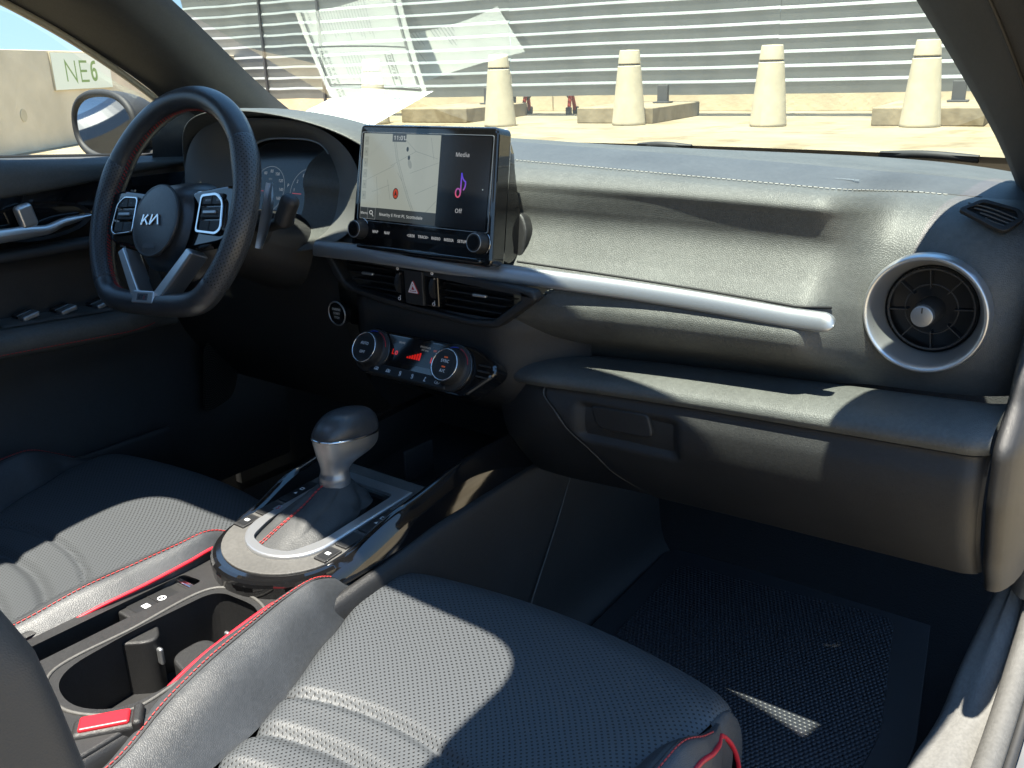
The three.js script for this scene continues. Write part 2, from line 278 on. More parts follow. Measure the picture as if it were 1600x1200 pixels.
{ // a dark car parked alongside: it shows in the driver's door mirror
  const t = thing('parked_car', 'dark parked car alongside, mirrored in the driver door mirror', 'car', [-3.75, 0, 2.3]);
  const side = shapeOf([[-2.2, 0.3, 0.1], [2.2, 0.3, 0.1], [2.25, 0.72, 0.15], [2.0, 0.98, 0.12], [1.25, 1.02, 0.1], [0.75, 1.42, 0.25], [-0.5, 1.46, 0.25], [-1.25, 1.0, 0.15], [-2.1, 0.86, 0.2], [-2.25, 0.6, 0.1]]);
  mesh('body', rt(mv(ext(side, 1.78, 0.09), 0, 0, -0.89), 0, -Math.PI / 2, 0), std(lin(0.012, 0.013, 0.015), 0.25, { clearcoat: 1, clearcoatRoughness: 0.05 }), t);
  for (const k of [-1, 1]) {
    mesh('side_window', rt(mv(ext(shapeOf([[0.95, 1.0], [0.62, 1.36], [-0.4, 1.4], [-0.98, 1.02]], 0.06), 0.01), 0, 0, k > 0 ? 0.885 : -0.895), 0, -Math.PI / 2, 0), M.lens, t);
    for (const z of [-1.38, 1.38]) { const w = mesh('wheel', mv(rt(cyl(0.32, 0.32, 0.22, 36), 0, 0, Math.PI / 2), k * 0.8, 0.32, z), M.rubber, t); mesh('rim', mv(rt(cyl(0.21, 0.21, 0.02, 30), 0, 0, Math.PI / 2), k * 0.915, 0.32, z), M.silver, w); }
  }
}

// ---------------------------------------------------------------- the car's shell
const hwW = (t) => mix(0.735, 0.595, Math.pow(t, 0.8));
const WS = (x, t) => [x, 0.965 + 0.42 * t - 0.02 * t * (x / 0.6) ** 2, -0.97 + 0.94 * t + 0.05 * (x / 0.7) ** 2];
const car = thing('car_shell', 'grey car shell with roof, pillars, bonnet and door sill around the cabin', 'car');
mesh('windscreen', grid(40, 30, (u, v) => WS(mix(-1, 1, u) * hwW(v), v)), M.glass, car);
{ // black base band of the windscreen (printed border) and wiper humps
  mesh('windscreen_border', grid(60, 2, (u, v) => { const t = 0.012 + v * 0.032, x = mix(-1, 1, u) * 0.7, p = WS(x, t); return [p[0], p[1] - 0.004, p[2] + 0.004]; }), M.rubber, car);
  mesh('cowl', grid(60, 3, (u, v) => { const x = mix(-1, 1, u) * 0.73, p = WS(x, 0); return [x, p[1] + 0.006 - v * 0.045, p[2] + 0.02 - v * 0.2]; }), M.rubber, car);
  for (const [x, t, l] of [[-0.04, 0.03, 0.12], [0.47, 0.03, 0.16]]) { const a = WS(x - l / 2, t), b = WS(x, t + 0.012), c = WS(x + l / 2, t); mesh('wiper_blade', tubeOf([a, b, c].map((p) => [p[0], p[1] - 0.004, p[2] + 0.004]), 0.007, 20, 8), M.rubber, car); }
  mesh('bonnet', grid(30, 20, (u, v) => { const x = mix(-1, 1, u) * 0.78; return [x, 0.93 - 0.2 * v - 0.06 * v * v - 0.05 * (x / 0.78) ** 4, -1.17 + 0.2 * (x / 0.78) ** 4 - 0.95 * v]; }), M.paint, car);
}
function pillar(s) {
  // rows from the bonnet end up to the roof: front edge F, two inner points, rear edge B, and an outer return
  const rows = s < 0 ? [
    [[-0.70, 0.95, -0.71], [-0.68, 0.93, -0.64], [-0.69, 0.90, -0.55], [-0.735, 0.93, -0.42]],
    [[-0.67, 1.093, -0.475], [-0.655, 1.07, -0.43], [-0.67, 1.06, -0.36], [-0.725, 1.118, -0.235]],
    [[-0.585, 1.258, -0.217], [-0.578, 1.24, -0.185], [-0.6, 1.225, -0.12], [-0.70, 1.262, 0.016]],
    [[-0.545, 1.362, -0.04], [-0.535, 1.345, 0.0], [-0.555, 1.325, 0.09], [-0.65, 1.32, 0.2]],
  ] : [
    [[0.72, 0.95, -0.71], [0.69, 0.94, -0.66], [0.705, 0.9, -0.55], [0.755, 0.93, -0.42]],
    [[0.69, 1.093, -0.475], [0.665, 1.075, -0.425], [0.678, 1.05, -0.36], [0.75, 1.10, -0.24]],
    [[0.63, 1.258, -0.217], [0.61, 1.24, -0.175], [0.62, 1.22, -0.12], [0.725, 1.248, 0.016]],
    [[0.60, 1.362, -0.04], [0.575, 1.345, 0.0], [0.585, 1.325, 0.09], [0.69, 1.32, 0.2]],
  ];
  const g = grid(10, 24, (u, v) => { const r = [0, 1, 2, 3].map((k) => crom(rows.map((q) => q[k]), v)); return crom(r, u); });
  const p = mesh('windscreen_pillar', g, M.pillar, car);
  const outer = grid(6, 24, (u, v) => { const F = crom(rows.map((q) => q[0]), v), B = crom(rows.map((q) => q[3]), v); const o = Math.sin(Math.PI * u) * 0.055; return [mix(F[0], B[0], u) + s * o, mix(F[1], B[1], u) + o, mix(F[2], B[2], u)]; });
  mesh('outer_skin', outer, M.rubber, p);
  const Bl = [0, 0.25, 0.5, 0.75, 1].map((v) => crom(rows.map((q) => q[3]), v));
  mesh('weatherstrip', tubeOf(Bl.map((q) => [q[0] - s * 0.002, q[1] - 0.002, q[2] + 0.006]), 0.0065, 40, 8), s < 0 ? M.beadSeal : M.seal, p);
  if (s > 0) { const mid = [0, 0.25, 0.5, 0.75, 1].map((v) => crom([0, 1, 2, 3].map((k) => crom(rows.map((q) => q[k]), v)), 0.86)); mesh('trim_seam', tubeOf(mid.map((q) => [q[0] - 0.001, q[1], q[2] + 0.001]), 0.0022, 40, 6), M.matte, p); }
}
pillar(-1); pillar(1);
{ // roof with the sunroof opening, header, rails, rear of the cabin
  const hz = (x) => -0.072 + 0.28 * x * x;
  const s = shapeOf([...Array.from({ length: 13 }, (_, i) => { const x = -0.6 + i * 0.1; return [x, -hz(x)]; }), [0.6, -1.6], [-0.6, -1.6]], 0);
  s.holes.push(new THREE.Path(shapeOf([[-0.378, -0.285], [0.378, -0.285], [0.378, -0.75], [-0.378, -0.75]], 0.085).getPoints(8)));
  const roof = mesh('roof', mv(flat(ext(s, 0.04, 0)), 0, 1.375, 0), M.liner, car);
  mesh('headliner_edge', grid(40, 4, (u, v) => { const x = mix(-0.6, 0.6, u); return [x, 1.375 - 0.02 * (x / 0.6) ** 2 + 0.012 * Math.sin(v * Math.PI), hz(x) + v * 0.05]; }), M.liner, roof);
  for (const k of [-1, 1]) mesh('roof_rail', grid(8, 30, (u, v) => { const a = u * Math.PI / 2; return [k * (0.598 + 0.11 * Math.sin(a)), 1.41 - 0.1 * (1 - Math.cos(a)), mix(-0.02, 1.7, v)]; }), M.liner, car);
  for (const k of [-1, 1]) mesh('door_frame', grid(2, 20, (u, v) => [k * (0.63 + 0.075 * u), 1.3 + 0.01 * u, mix(0.02, 1.6, v)]), M.rubber, car);
  mesh('center_pillar', rbox(0.06, 1.05, 0.13, 0.02, -0.7, 0.83, 0.72), M.pillar, car);
  mesh('center_pillar', rbox(0.06, 1.05, 0.13, 0.02, 0.72, 0.83, 0.86), M.pillar, car);
  for (const k of [-1, 1]) mesh('rear_door', rbox(0.08, 0.72, 0.75, 0.03, k * 0.74, 0.66, 1.3), M.plastic, car);
  mesh('rear_bench', [rbox(1.3, 0.6, 0.16, 0.06, 0, 0.75, 1.56), rbox(1.3, 0.2, 0.5, 0.06, 0, 0.42, 1.3)], M.leather, car);
  mesh('parcel_shelf', box(1.3, 0.02, 0.55, 0, 1.0, 1.85), M.carpet, car);
  mesh('tail_panel', [box(1.5, 0.75, 0.03, 0, 0.63, 2.12), box(0.03, 0.75, 0.45, -0.76, 0.63, 1.9), box(0.03, 0.75, 0.45, 0.76, 0.63, 1.9)], M.paint, car);
}
{ // floor, toe board, sills
  mesh('floor_pan', grid(20, 30, (u, v) => { const z = mix(-0.98, 1.7, v); return [mix(-0.745, 0.745, u), 0.262 + 0.4 * sst(-0.6, -1.0, z) * 1.2, z]; }), M.carpet, car);
  mesh('bulkhead', grid(4, 4, (u, v) => [mix(-0.76, 0.76, u), mix(0.2, 0.95, v), -0.86 - 0.06 * v]), M.carpet, car);
  mesh('side_panel', box(0.02, 0.7, 0.75, -0.77, 0.62, -0.72), M.plastic, car);
  mesh('underbody', [box(1.56, 0.03, 3.0, 0, 0.22, 0.5), box(0.04, 0.18, 2.6, -0.8, 0.3, 0.4)], M.rubber, car);
  // right sill: kick panel and scuff plate, seal, painted outer sill
  const edge = (z) => pl([[-0.62, 0.742], [-0.45, 0.735], [-0.33, 0.712], [-0.2, 0.70], [0.05, 0.688], [0.5, 0.685]], z);
  const topY = (z) => 0.37 + 0.17 * Math.pow(sst(-0.22, -0.5, z), 1.5);
  mesh('scuff_plate', grid(14, 60, (u, v) => { const z = mix(-0.62, 0.62, v), e = edge(z), y = topY(z); return crom([[e, 0.262, z], [e + 0.002, y - 0.04, z], [e + 0.008, y - 0.008, z], [e + 0.022, y, z], [mix(e, 0.765, 0.7), y + 0.006, z], [0.77, y - 0.002, z]], u); }), M.sill, car);
  mesh('door_seal', tubeOf([0.62, 0.4, 0.2, 0, -0.2, -0.35, -0.45, -0.52, -0.56].map((z) => [0.783, topY(z) + 0.012 + 0.25 * sst(-0.42, -0.62, z), z]), 0.0145, 70, 12), M.seal, car);
  mesh('seal_lip', tubeOf([0.62, 0.4, 0.2, 0, -0.2, -0.35, -0.45, -0.52, -0.56].map((z) => [0.802, topY(z) + 0.006 + 0.25 * sst(-0.42, -0.62, z), z]), 0.006, 70, 8), M.rubber, car);
  mesh('outer_sill', grid(10, 30, (u, v) => { const z = mix(-0.6, 0.7, v), y = topY(z); return crom([[0.79, y - 0.01, z], [0.815, y - 0.004, z], [0.85, y - 0.02, z], [0.875, y - 0.06, z], [0.88, 0.2, z]], u); }), M.paint, car);
  // front door pillar at the dash end (upper part of the seal run)
  mesh('hinge_pillar', grid(8, 30, (u, v) => { const y = mix(0.5, 1.06, v), z = -0.43 + 0.12 * sst(0.6, 1.0, y); return crom([[0.752, y, z + 0.02], [0.768, y, z + 0.045], [0.8, y, z + 0.03], [0.84, y, z - 0.04], [0.86, y, z - 0.2]], u); }), M.seal, car);
}

// ---------------------------------------------------------------- dashboard
const dashT = thing('dashboard', 'black grained dashboard with silver trim strip across the car', 'dashboard');
const PP = [[-0.30, 1.003], [-0.278, 0.997], [-0.264, 0.984], [-0.2672, 0.970], [-0.2704, 0.954], [-0.2716, 0.939], [-0.2655, 0.922], [-0.248, 0.897], [-0.228, 0.875], [-0.215, 0.851], [-0.209, 0.836], [-0.213, 0.818], [-0.236, 0.795], [-0.272, 0.773], [-0.298, 0.750]];
const PR = [[-0.405, 0.993], [-0.375, 0.99], [-0.348, 0.981], [-0.326, 0.966], [-0.309, 0.946], [-0.298, 0.925], [-0.291, 0.905], [-0.287, 0.88], [-0.284, 0.86], [-0.283, 0.84], [-0.284, 0.82], [-0.287, 0.80], [-0.291, 0.785], [-0.296, 0.77], [-0.302, 0.754]];
const VENT = [0.643, 0.868];
const zsh = (x) => 0.052 * (1 - sst(-0.3, 0.45, x));
const dashAt = (x, s) => {
  const a = crom(PP, s), b = crom(PR, s), kk = clamp((x - 0.515) / 0.085), k = kk * kk * kk * (kk * (kk * 6 - 15) + 10), top = 1 - s;
  let z = mix(a[0] + zsh(x) * sst(0, 0.3, s), b[0], k), y = mix(a[1], b[1], k);
  y += -(x - 0.3) * 0.035 * top + (x - 0.3) * 0.055 * s * s;
  if (x > 0.62) z -= 0.035 * ((x - 0.62) / 0.13) ** 4;
  return [x, y, z];
};
{
  const g = grid(190, 130, (u, v) => dashAt(mix(-0.3, 0.75, u), v)), p = g.attributes.position;
  for (let i = 0; i < p.count; i++) {                        // openings for the round vent and the centre vents
    const x = p.getX(i), y = p.getY(i);
    if (Math.hypot(x - VENT[0], y - VENT[1]) < 0.057) p.setZ(i, p.getZ(i) - 0.075);
    if (y < 0.872 && x < 0.184 - (0.852 - Math.max(y, 0.806)) * 1.32) p.setZ(i, p.getZ(i) - 0.05);
  }
  g.computeVertexNormals();
  mesh('dash_face', g, M.dash, dashT);
}
const frontZ = (x) => -0.93 + 0.27 * (x / 0.7) ** 4;
const topAt = (x, t) => { const p = dashAt(x, 0), f = frontZ(x), z = mix(p[2], f, t); return [x, p[1] + 0.012 * Math.sin(Math.PI * Math.min(1, t * 2)) * 1 - (p[1] - 0.972) * t * t, z]; };
mesh('airbag_panel', grid(90, 14, (u, v) => topAt(mix(-0.3, 0.735, u), v * 0.2)), M.dashSmooth, dashT);
mesh('top_pad', grid(90, 30, (u, v) => { const p = topAt(mix(-0.7, 0.735, u), 0.197 + v * 0.803); p[1] -= 0.0015 * (1 - sst(0, 0.02, v)); return p; }), M.dash, dashT);
mesh('stitching', stitchLine(Array.from({ length: 40 }, (_, i) => { const x = mix(-0.05, 0.625, i / 39), p = dashAt(x, 0); return [p[0], p[1] + 0.0006, p[2] + 0.004]; }), 0.0045, 0.0022, 0.0007), M.greyThread, dashT);
mesh('panel_seam', tubeOf(Array.from({ length: 30 }, (_, i) => { const p = topAt(mix(-0.2, 0.66, i / 29), 0); return [p[0], p[1] + 0.0001, p[2] - 0.001]; }), 0.0008, 90, 6), M.matte, dashT);
{ // embossed airbag lettering on the top panel
  const p = topAt(0.53, 0.075), q = topAt(0.53, 0.09), o = topAt(0.53, 0.06);
  const m = mesh('airbag_mark', plane(0.06, 0.009), canvasMat(512, 76, (x, W, H) => { x.clearRect(0, 0, W, H); x.fillStyle = '#8b9094'; x.font = 'bold 66px sans-serif'; x.fillText('AIRBAG', 90, 62); }, { roughness: 0.5, alphaTest: 0.5 }), dashT);
  m.position.set(p[0], p[1] + 0.0012, p[2]); m.rotation.set(-Math.PI / 2 + Math.atan2(q[1] - o[1], o[2] - q[2]), 0.035, 0); m.material.color.setRGB(0.5, 0.5, 0.5);
}
{ // silver strip, half-round, rounded at the right end
  const g = grid(120, 14, (u, v) => {
    const x = mix(-0.205, 0.566, 1 - (1 - u) ** 2), a = mix(-Math.PI / 2, Math.PI / 2, v), end = Math.sqrt(clamp(1 - ((x - 0.552) / 0.0141) ** 2 * (x > 0.552 ? 1 : 0)));
    const h = 0.0118 * (0.05 + 0.95 * end) * (1 - 0.12 * u), c = dashAt(Math.min(x, 0.515), 0.607), cy = 0.8605 + 0.024 * (1 - clamp((x + 0.1) / 0.62));
    return [x, cy + h * Math.sin(a), c[2] + 0.001 + 0.016 * (1 - sst(0.0, 0.4, x)) + 0.0075 * (0.2 + 0.8 * end) * Math.pow(Math.max(0, Math.cos(a)), 0.55) - 0.0035 * Math.sin(a)];
  });
  mesh('trim_strip', g, M.satin, dashT);
  mesh('strip_groove', tubeOf(Array.from({ length: 26 }, (_, i) => { const x = mix(0.14, 0.552, i / 25); const c = dashAt(x, 0.59); return [x, 0.8745 + 0.024 * (1 - clamp((x + 0.1) / 0.62)) - 0.0015 * i / 25 - 0.012 * sst(0.545, 0.572, x), c[2] + 0.0005]; }), 0.0016, 60, 6), M.matte, dashT);
}
// lower panel with the shelf nose, below the crease
const LP = [[-0.298, 0.746], [-0.288, 0.757], [-0.262, 0.762], [-0.226, 0.759], [-0.202, 0.751], [-0.195, 0.741], [-0.199, 0.733], [-0.204, 0.7275], [-0.197, 0.702], [-0.201, 0.665], [-0.224, 0.615], [-0.262, 0.568]];
const lowAt = (x, s, off = 0) => { const a = crom(LP, s); let y = a[1] + (x - 0.35) * 0.055 * (1 - s * 0.5), z = a[0] + off + zsh(x) * 0.9; if (x < 0.2) { const k = sst(0.2, 0.02, x); y -= 0.012 * k * sst(0.1, 0.4, s); z -= 0.05 * k * sst(0.1, 0.4, s); } if (x > 0.715) z -= 0.012 * ((x - 0.715) / 0.025) ** 2; return [x, y, z]; };
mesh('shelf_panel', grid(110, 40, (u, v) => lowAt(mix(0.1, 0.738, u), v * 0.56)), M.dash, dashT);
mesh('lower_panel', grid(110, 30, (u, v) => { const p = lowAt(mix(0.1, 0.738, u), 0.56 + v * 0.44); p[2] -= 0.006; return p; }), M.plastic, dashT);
{ // glovebox door, proud of the panel, with its pull
  const left = (s) => pl([[0, 0.205], [0.06, 0.192], [0.2, 0.19], [0.45, 0.222], [0.75, 0.275], [1, 0.33]], s);
  const gl = (u, v, d = 0.004) => { const s = 0.585 + v * 0.415, x = mix(left(v), 0.735, u); const p = lowAt(x, s); const ed = Math.min(1, u * 60, (1 - u) * 60, v * 22, (1 - v) * 22); const pull = sst(0.08, 0.06, Math.abs(x - 0.318)) * sst(0.03, 0.016, Math.abs(p[1] - 0.688)); return [x, p[1], p[2] - 0.002 + d * Math.sqrt(1 - (1 - ed) ** 2) - 0.009 * pull * (d > 0 ? 1 : 0)]; };
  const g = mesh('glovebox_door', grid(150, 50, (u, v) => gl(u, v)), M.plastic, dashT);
  const hs = shapeOf([[0.262, 0.711], [0.349, 0.716], [0.357, 0.688], [0.348, 0.683], [0.283, 0.68], [0.272, 0.684]], 0.008);
  const h = mesh('handle', mv(ext(hs, 0.014, 0.003), 0, 0, -0.208), M.plastic, g); h.rotation.x = 0.0;
  mesh('door_edge', tubeOf([0, 0.03, 0.1, 0.2, 0.35, 0.5, 0.65, 0.8, 0.93].map((v) => { const p = gl(0, v); return [p[0] - 0.0005, p[1], p[2] + 0.0005]; }), 0.0016, 60, 6), M.plasticGrey, g);
}
{ // side cap of the dash at the door opening
  mesh('end_cap', grid(14, 50, (u, v) => {
    const y = mix(0.565, 1.02, v), zc = pl([[0.565, -0.27], [0.62, -0.235], [0.70, -0.205], [0.757, -0.20], [0.80, -0.245], [0.87, -0.28], [0.95, -0.325], [1.02, -0.42]], y);
    return crom([[0.739, y, zc - 0.03], [0.742, y, zc - 0.002], [0.75, y, zc + 0.006], [0.762, y, zc - 0.006], [0.772, y, zc - 0.06], [0.775, y, zc - 0.2]], u);
  }), M.plastic, dashT);
}
{ // round passenger vent
  const [cx, cy] = VENT, z0 = -0.279;
  const b = mesh('round_vent_bezel', latheZ([[0.0495, -0.03], [0.0515, -0.022], [0.0575, -0.004], [0.0605, 0.003], [0.0632, 0.0052], [0.0655, 0.0035], [0.0668, -0.003], [0.067, -0.012]], cx, cy, z0), M.silver, dashT);
  mesh('funnel', latheZ([[0.0492, -0.026], [0.049, -0.04], [0.0485, -0.06], [0.001, -0.06]], cx, cy, z0), M.matte, b);
  mesh('vane_ring', mv(new THREE.TorusGeometry(0.0455, 0.0016, 10, 80), cx, cy, z0 - 0.026), M.plastic, b);
  mesh('vane_ring', mv(new THREE.TorusGeometry(0.028, 0.0011, 8, 60), cx, cy, z0 - 0.028), M.plastic, b);
  for (let k = 0; k < 8; k++) { const a = (k * 45 + 6) * R, g = rbox(0.0205, 0.0013, 0.012, 0.0005, 0.0345, 0, -0.03); rt(g, 0, 0, a); mesh('vane', mv(g, cx, cy, z0), M.plastic, b); }
  mesh('hub', latheZ([[0.0145, -0.03], [0.0145, -0.014], [0.0135, 0.0], [0.012, 0.004]], cx, cy, z0), M.plastic, b);
  mesh('knob', latheZ([[0.0118, 0.0], [0.0118, 0.010], [0.0108, 0.0118], [0, 0.012]], cx, cy, z0), M.satin, b);
  mesh('knob_mark', box(0.0012, 0.006, 0.0008, cx, cy + 0.007, z0 + 0.0123), M.matte, b);
  const ribs = []; for (let k = 0; k < 26; k++) { const a = (100 + k * 6) * R; const g = box(0.0016, 0.0007, 0.008, 0.0475, 0, -0.03); rt(g, 0, 0, a); ribs.push(mv(g, cx, cy, z0)); }
  mesh('knurling', ribs, M.plastic, b);
}
{ // small demister vent by the pillar
  const v = mesh('demister_frame', (() => { const s = shapeOf([[-0.031, -0.006], [-0.012, 0.016], [0.027, 0.014], [0.036, 0.004], [0.024, -0.02], [0.014, -0.019]], 0.006); s.holes.push(new THREE.Path(shapeOf([[-0.025, -0.004], [-0.010, 0.012], [0.024, 0.011], [0.031, 0.002], [0.021, -0.015], [0.012, -0.0145]], 0.004).getPoints(5))); return ext(s, 0.006, 0.0012); })(), M.plastic, dashT);
  v.position.set(0.682, 0.971, -0.338); v.rotation.set(-0.85, 0.15, -0.12);
  mesh('well', mv(ext(shapeOf([[-0.027, -0.005], [-0.011, 0.013], [0.025, 0.012], [0.033, 0.002], [0.021, -0.017], [0.012, -0.016]], 0.004), 0.001), 0, 0, -0.0005), M.matte, v);
  for (let k = 0; k < 4; k++) mesh('vane', tubeOf([[-0.024 + k * 0.008, 0.001 - k * 0.0045 + 0.006, 0.003], [0.0, 0.006 - k * 0.005, 0.0045], [0.03 - k * 0.002, 0.002 - k * 0.0045, 0.003]], 0.0009, 16, 6), M.plasticGrey, v);
}
{ // centre vents under the strip, and the hazard block
  const zc = -0.177;
  const fr = mesh('vent_frame', (() => {
    const s = shapeOf([[-0.212, 0.876], [-0.19, 0.838], [-0.168, 0.821], [-0.09, 0.809], [0.088, 0.799], [0.13, 0.803], [0.196, 0.85], [0.19, 0.861], [0.0, 0.874]], 0.006);
    s.holes.push(new THREE.Path(shapeOf([[-0.194, 0.87], [-0.168, 0.834], [-0.15, 0.826], [-0.088, 0.8165], [0.086, 0.808], [0.122, 0.812], [0.17, 0.847], [0.168, 0.855], [0.0, 0.868]], 0.003).getPoints(6)));
    return mv(ext(s, 0.02, 0.004), 0, 0, zc - 0.012);
  })(), M.plastic, dashT);
  mesh('vent_back', grid(30, 4, (u, v) => [mix(-0.205, 0.192, u), mix(0.805, 0.87, v), zc - 0.035]), M.matte, fr);
  for (const [a, b, lo] of [[-0.185, -0.062, 0.822], [0.026, 0.16, 0.815]]) {
    for (let k = 0; k < 5; k++) { const y = lo + 0.004 + k * 0.0105, sh = (4 - k) * 0.008; mesh('vane', rt(rbox((b - a) - sh, 0.0016, 0.02, 0.0007), -0.12).translate((a + b) / 2 + (a < 0 ? sh / 2 : -sh / 2), y, zc - 0.014), M.plastic, fr); }
    mesh('vane_tab', rbox(0.024, 0.0042, 0.006, 0.0016, (a + b) / 2 + 0.002, lo + 0.0275, zc + 0.0), M.silver, fr);
  }
  const hb = mesh('hazard_block', rbox(0.083, 0.052, 0.02, 0.003, -0.017, 0.842, zc - 0.003), M.gloss, fr);
  mesh('hazard_button', rbox(0.036, 0.05, 0.006, 0.002, -0.018, 0.842, zc + 0.0085), M.plastic, hb);
  const tri = (r) => shapeOf([[0, r], [r * 0.9, -r * 0.62], [-r * 0.9, -r * 0.62]], 0.0015);
  const ringTri = (r, t) => { const s = tri(r); s.holes.push(new THREE.Path(tri(r - t).getPoints(4))); return s; };
  mesh('hazard_symbol', mv(ext(tri(0.0118), 0.0012), -0.018, 0.8415, zc + 0.0113), M.redPlastic, hb);
  const white = std(lin(0.75, 0.72, 0.72), 0.5);
  mesh('hazard_outline', [mv(ext(ringTri(0.0105, 0.0026), 0.0006), -0.0185, 0.8415, zc + 0.0125), mv(ext(ringTri(0.0062, 0.0021), 0.0006), -0.0185, 0.8415, zc + 0.0125)], white, hb);
  for (const x of [-0.051, 0.016]) {
    const w = mesh('vent_wheel', mv(rt(cyl(0.02, 0.02, 0.007, 40), 0, 0, Math.PI / 2), x, 0.844, zc - 0.007), M.plastic, hb);
    mesh('wheel_rim', mv(rt(new THREE.TorusGeometry(0.0205, 0.0012, 8, 40, Math.PI * 0.45), 0, -Math.PI / 2, 0).rotateX(-0.7), x + 0.003, 0.844, zc - 0.007), M.chrome, w);
    mesh('vent_mark', [mv(new THREE.TorusGeometry(0.0022, 0.0004, 6, 20), x, 0.8215, zc + 0.0082), mv(new THREE.TorusGeometry(0.0018, 0.0008, 6, 20), x, 0.866, zc + 0.0082), box(0.0008, 0.003, 0.0004, x + 0.002, 0.8255, zc + 0.0082)], white, w);
  }
}
{ // start button
  const b = mesh('start_button', cylZ(0.0185, 0.0185, 0.012, -0.187, 0.781, -0.172), M.gloss, dashT); 
  mesh('button_ring', ringZ(0.0185, 0.0012, -0.187, 0.781, -0.166), M.satin, b);
  mesh('button_face', plane(0.026, 0.026, -0.187, 0.781, -0.1655), canvasMat(256, 256, (x, W, H) => { x.fillStyle = '#0c0c0d'; x.fillRect(0, 0, W, H); x.fillStyle = '#b8b8b4'; x.textAlign = 'center'; x.font = 'bold 50px sans-serif'; x.fillText('ENGINE', 128, 80); x.fillText('START', 128, 145); x.fillText('STOP', 128, 210); }, { roughness: 0.3 }), b);
}
{ // stack panel under the vents and knee panel on the driver's side
  mesh('stack_panel', grid(50, 24, (u, v) => { const x = mix(-0.235, 0.225, u), e = 2.6 * sst(0.12, 0.24, Math.abs(x + 0.012)); return [x, ...crom([[0.812, -0.18], [0.797, -0.176], [0.775, -0.178], [0.75, -0.178], [0.72, -0.18], [0.69, -0.195], [0.66, -0.23], [0.62, -0.3]].map((q) => [q[0], q[1] - 0.03 * e]), v)]; }), M.plastic, dashT);
  mesh('knee_panel', grid(30, 20, (u, v) => { const x = mix(-0.71, -0.2, u); return [x, ...crom([[0.985, -0.30], [0.93, -0.25], [0.88, -0.2], [0.82, -0.185], [0.74, -0.2], [0.64, -0.24], [0.55, -0.32]], v)]; }), M.plastic, dashT);
}
// ---------------------------------------------------------------- instrument binnacle
{
  const t = thing('instrument_cluster', 'hooded instrument cluster with dark lens and round gauge behind the steering wheel', 'instrument cluster');
  const arch = (a, k, dy) => { const x = -0.36 + 0.262 * k * Math.cos(a), y = 0.958 + dy + 0.126 * k * Math.pow(Math.max(0, Math.sin(a)), 0.78); const e = ((x + 0.36) / 0.26) ** 2; return [x, y, e]; };
  mesh('hood', grid(70, 30, (u, v) => {
    const a = Math.PI * (1 - u), rows = [[0.86, -0.26, 0.0], [0.92, -0.2, 0], [0.965, -0.155, 0.001], [0.99, -0.143, 0.002], [1.012, -0.152, 0.001], [1.02, -0.18, 0.0], [1.0, -0.25, -0.006], [0.93, -0.34, -0.04], [0.83, -0.43, -0.085]];
    const [k, z, dy] = crom(rows, v), q = arch(a, k, dy); return [q[0], q[1], z - 0.075 * q[2] * (v < 0.8 ? 1 : 1)];
  }), M.dash, t);
  // lens outline and the flared surround
  const lensPt = (a) => { const c = Math.cos(a), s = Math.sin(a); return [-0.385 + 0.122 * Math.sign(c) * Math.pow(Math.abs(c), 0.6) , 0.955 + 0.078 * Math.sign(s) * Math.pow(Math.abs(s), 0.75), -0.245 - 0.03 * s]; };
  const outPt = (a) => { const c = Math.cos(a), s = Math.sin(a); return [-0.375 + 0.225 * Math.sign(c) * Math.pow(Math.abs(c), 0.7), 0.952 + (s > 0 ? 0.118 : 0.085) * Math.sign(s) * Math.pow(Math.abs(s), 0.8), -0.182 - 0.02 * s - 0.02 * c * c]; };
  mesh('surround', grid(90, 10, (u, v) => { const a = u * 2 * Math.PI, p = lensPt(a), q = outPt(a), k = Math.sin(v * Math.PI / 2); return [mix(p[0], q[0], v), mix(p[1], q[1], v), mix(p[2], q[2], k)]; }), M.clusterGrey, t);
  mesh('surround_edge', tubeOf(Array.from({ length: 48 }, (_, i) => { const p = lensPt(i / 48 * 2 * Math.PI); return [p[0], p[1], p[2] + 0.002]; }), 0.0022, 120, 8, true), M.satin, t);
  const ls = new THREE.Shape(Array.from({ length: 64 }, (_, i) => { const p = lensPt(i / 64 * 2 * Math.PI); return new THREE.Vector2(p[0], p[1]); }));
  const lg = new THREE.ShapeGeometry(ls); const lp = lg.attributes.position; for (let i = 0; i < lp.count; i++) lp.setZ(i, -0.249 - 0.03 * (lp.getY(i) - 0.955) / 0.078);
  lg.computeVertexNormals();
  const lens = mesh('lens', lg, M.lens, t);
  const face = canvasMat(1024, 640, (x, W, H) => {
    x.fillStyle = '#000'; x.fillRect(0, 0, W, H); x.strokeStyle = '#8e9394'; x.lineWidth = 5;
    for (const [cx, k] of [[330, 0], [800, 1]]) {
      x.beginPath(); x.arc(cx, 330, 195, 0, 7); x.stroke();
      x.fillStyle = '#c9cdcf'; x.font = '34px sans-serif'; x.textAlign = 'center';
      for (let i = 0; i < 9; i++) { const a = (205 - i * 29) * R; x.fillText(String(k ? i : i * 20), cx + 155 * Math.cos(a), 342 - 155 * Math.sin(a)); }
      x.fillStyle = '#d8432f'; x.fillRect(cx - 170, 345, 110, 7); x.font = '20px sans-serif'; x.fillStyle = '#a5aaac'; x.fillText(k ? 'x1000rpm' : 'MPH', cx, 250);
    }
    x.fillStyle = '#c0c4c6'; x.font = '40px sans-serif'; x.fillText('P', 565, 300); x.fillStyle = '#5d6163'; x.fillRect(520, 420, 90, 3);
  }, { glow: 0.11, roughness: 0.15 });
  const fg = mesh('gauge_face', plane(0.212, 0.128), face, lens); fg.position.set(-0.385, 0.952, -0.2465); fg.rotation.x = -0.36;
}
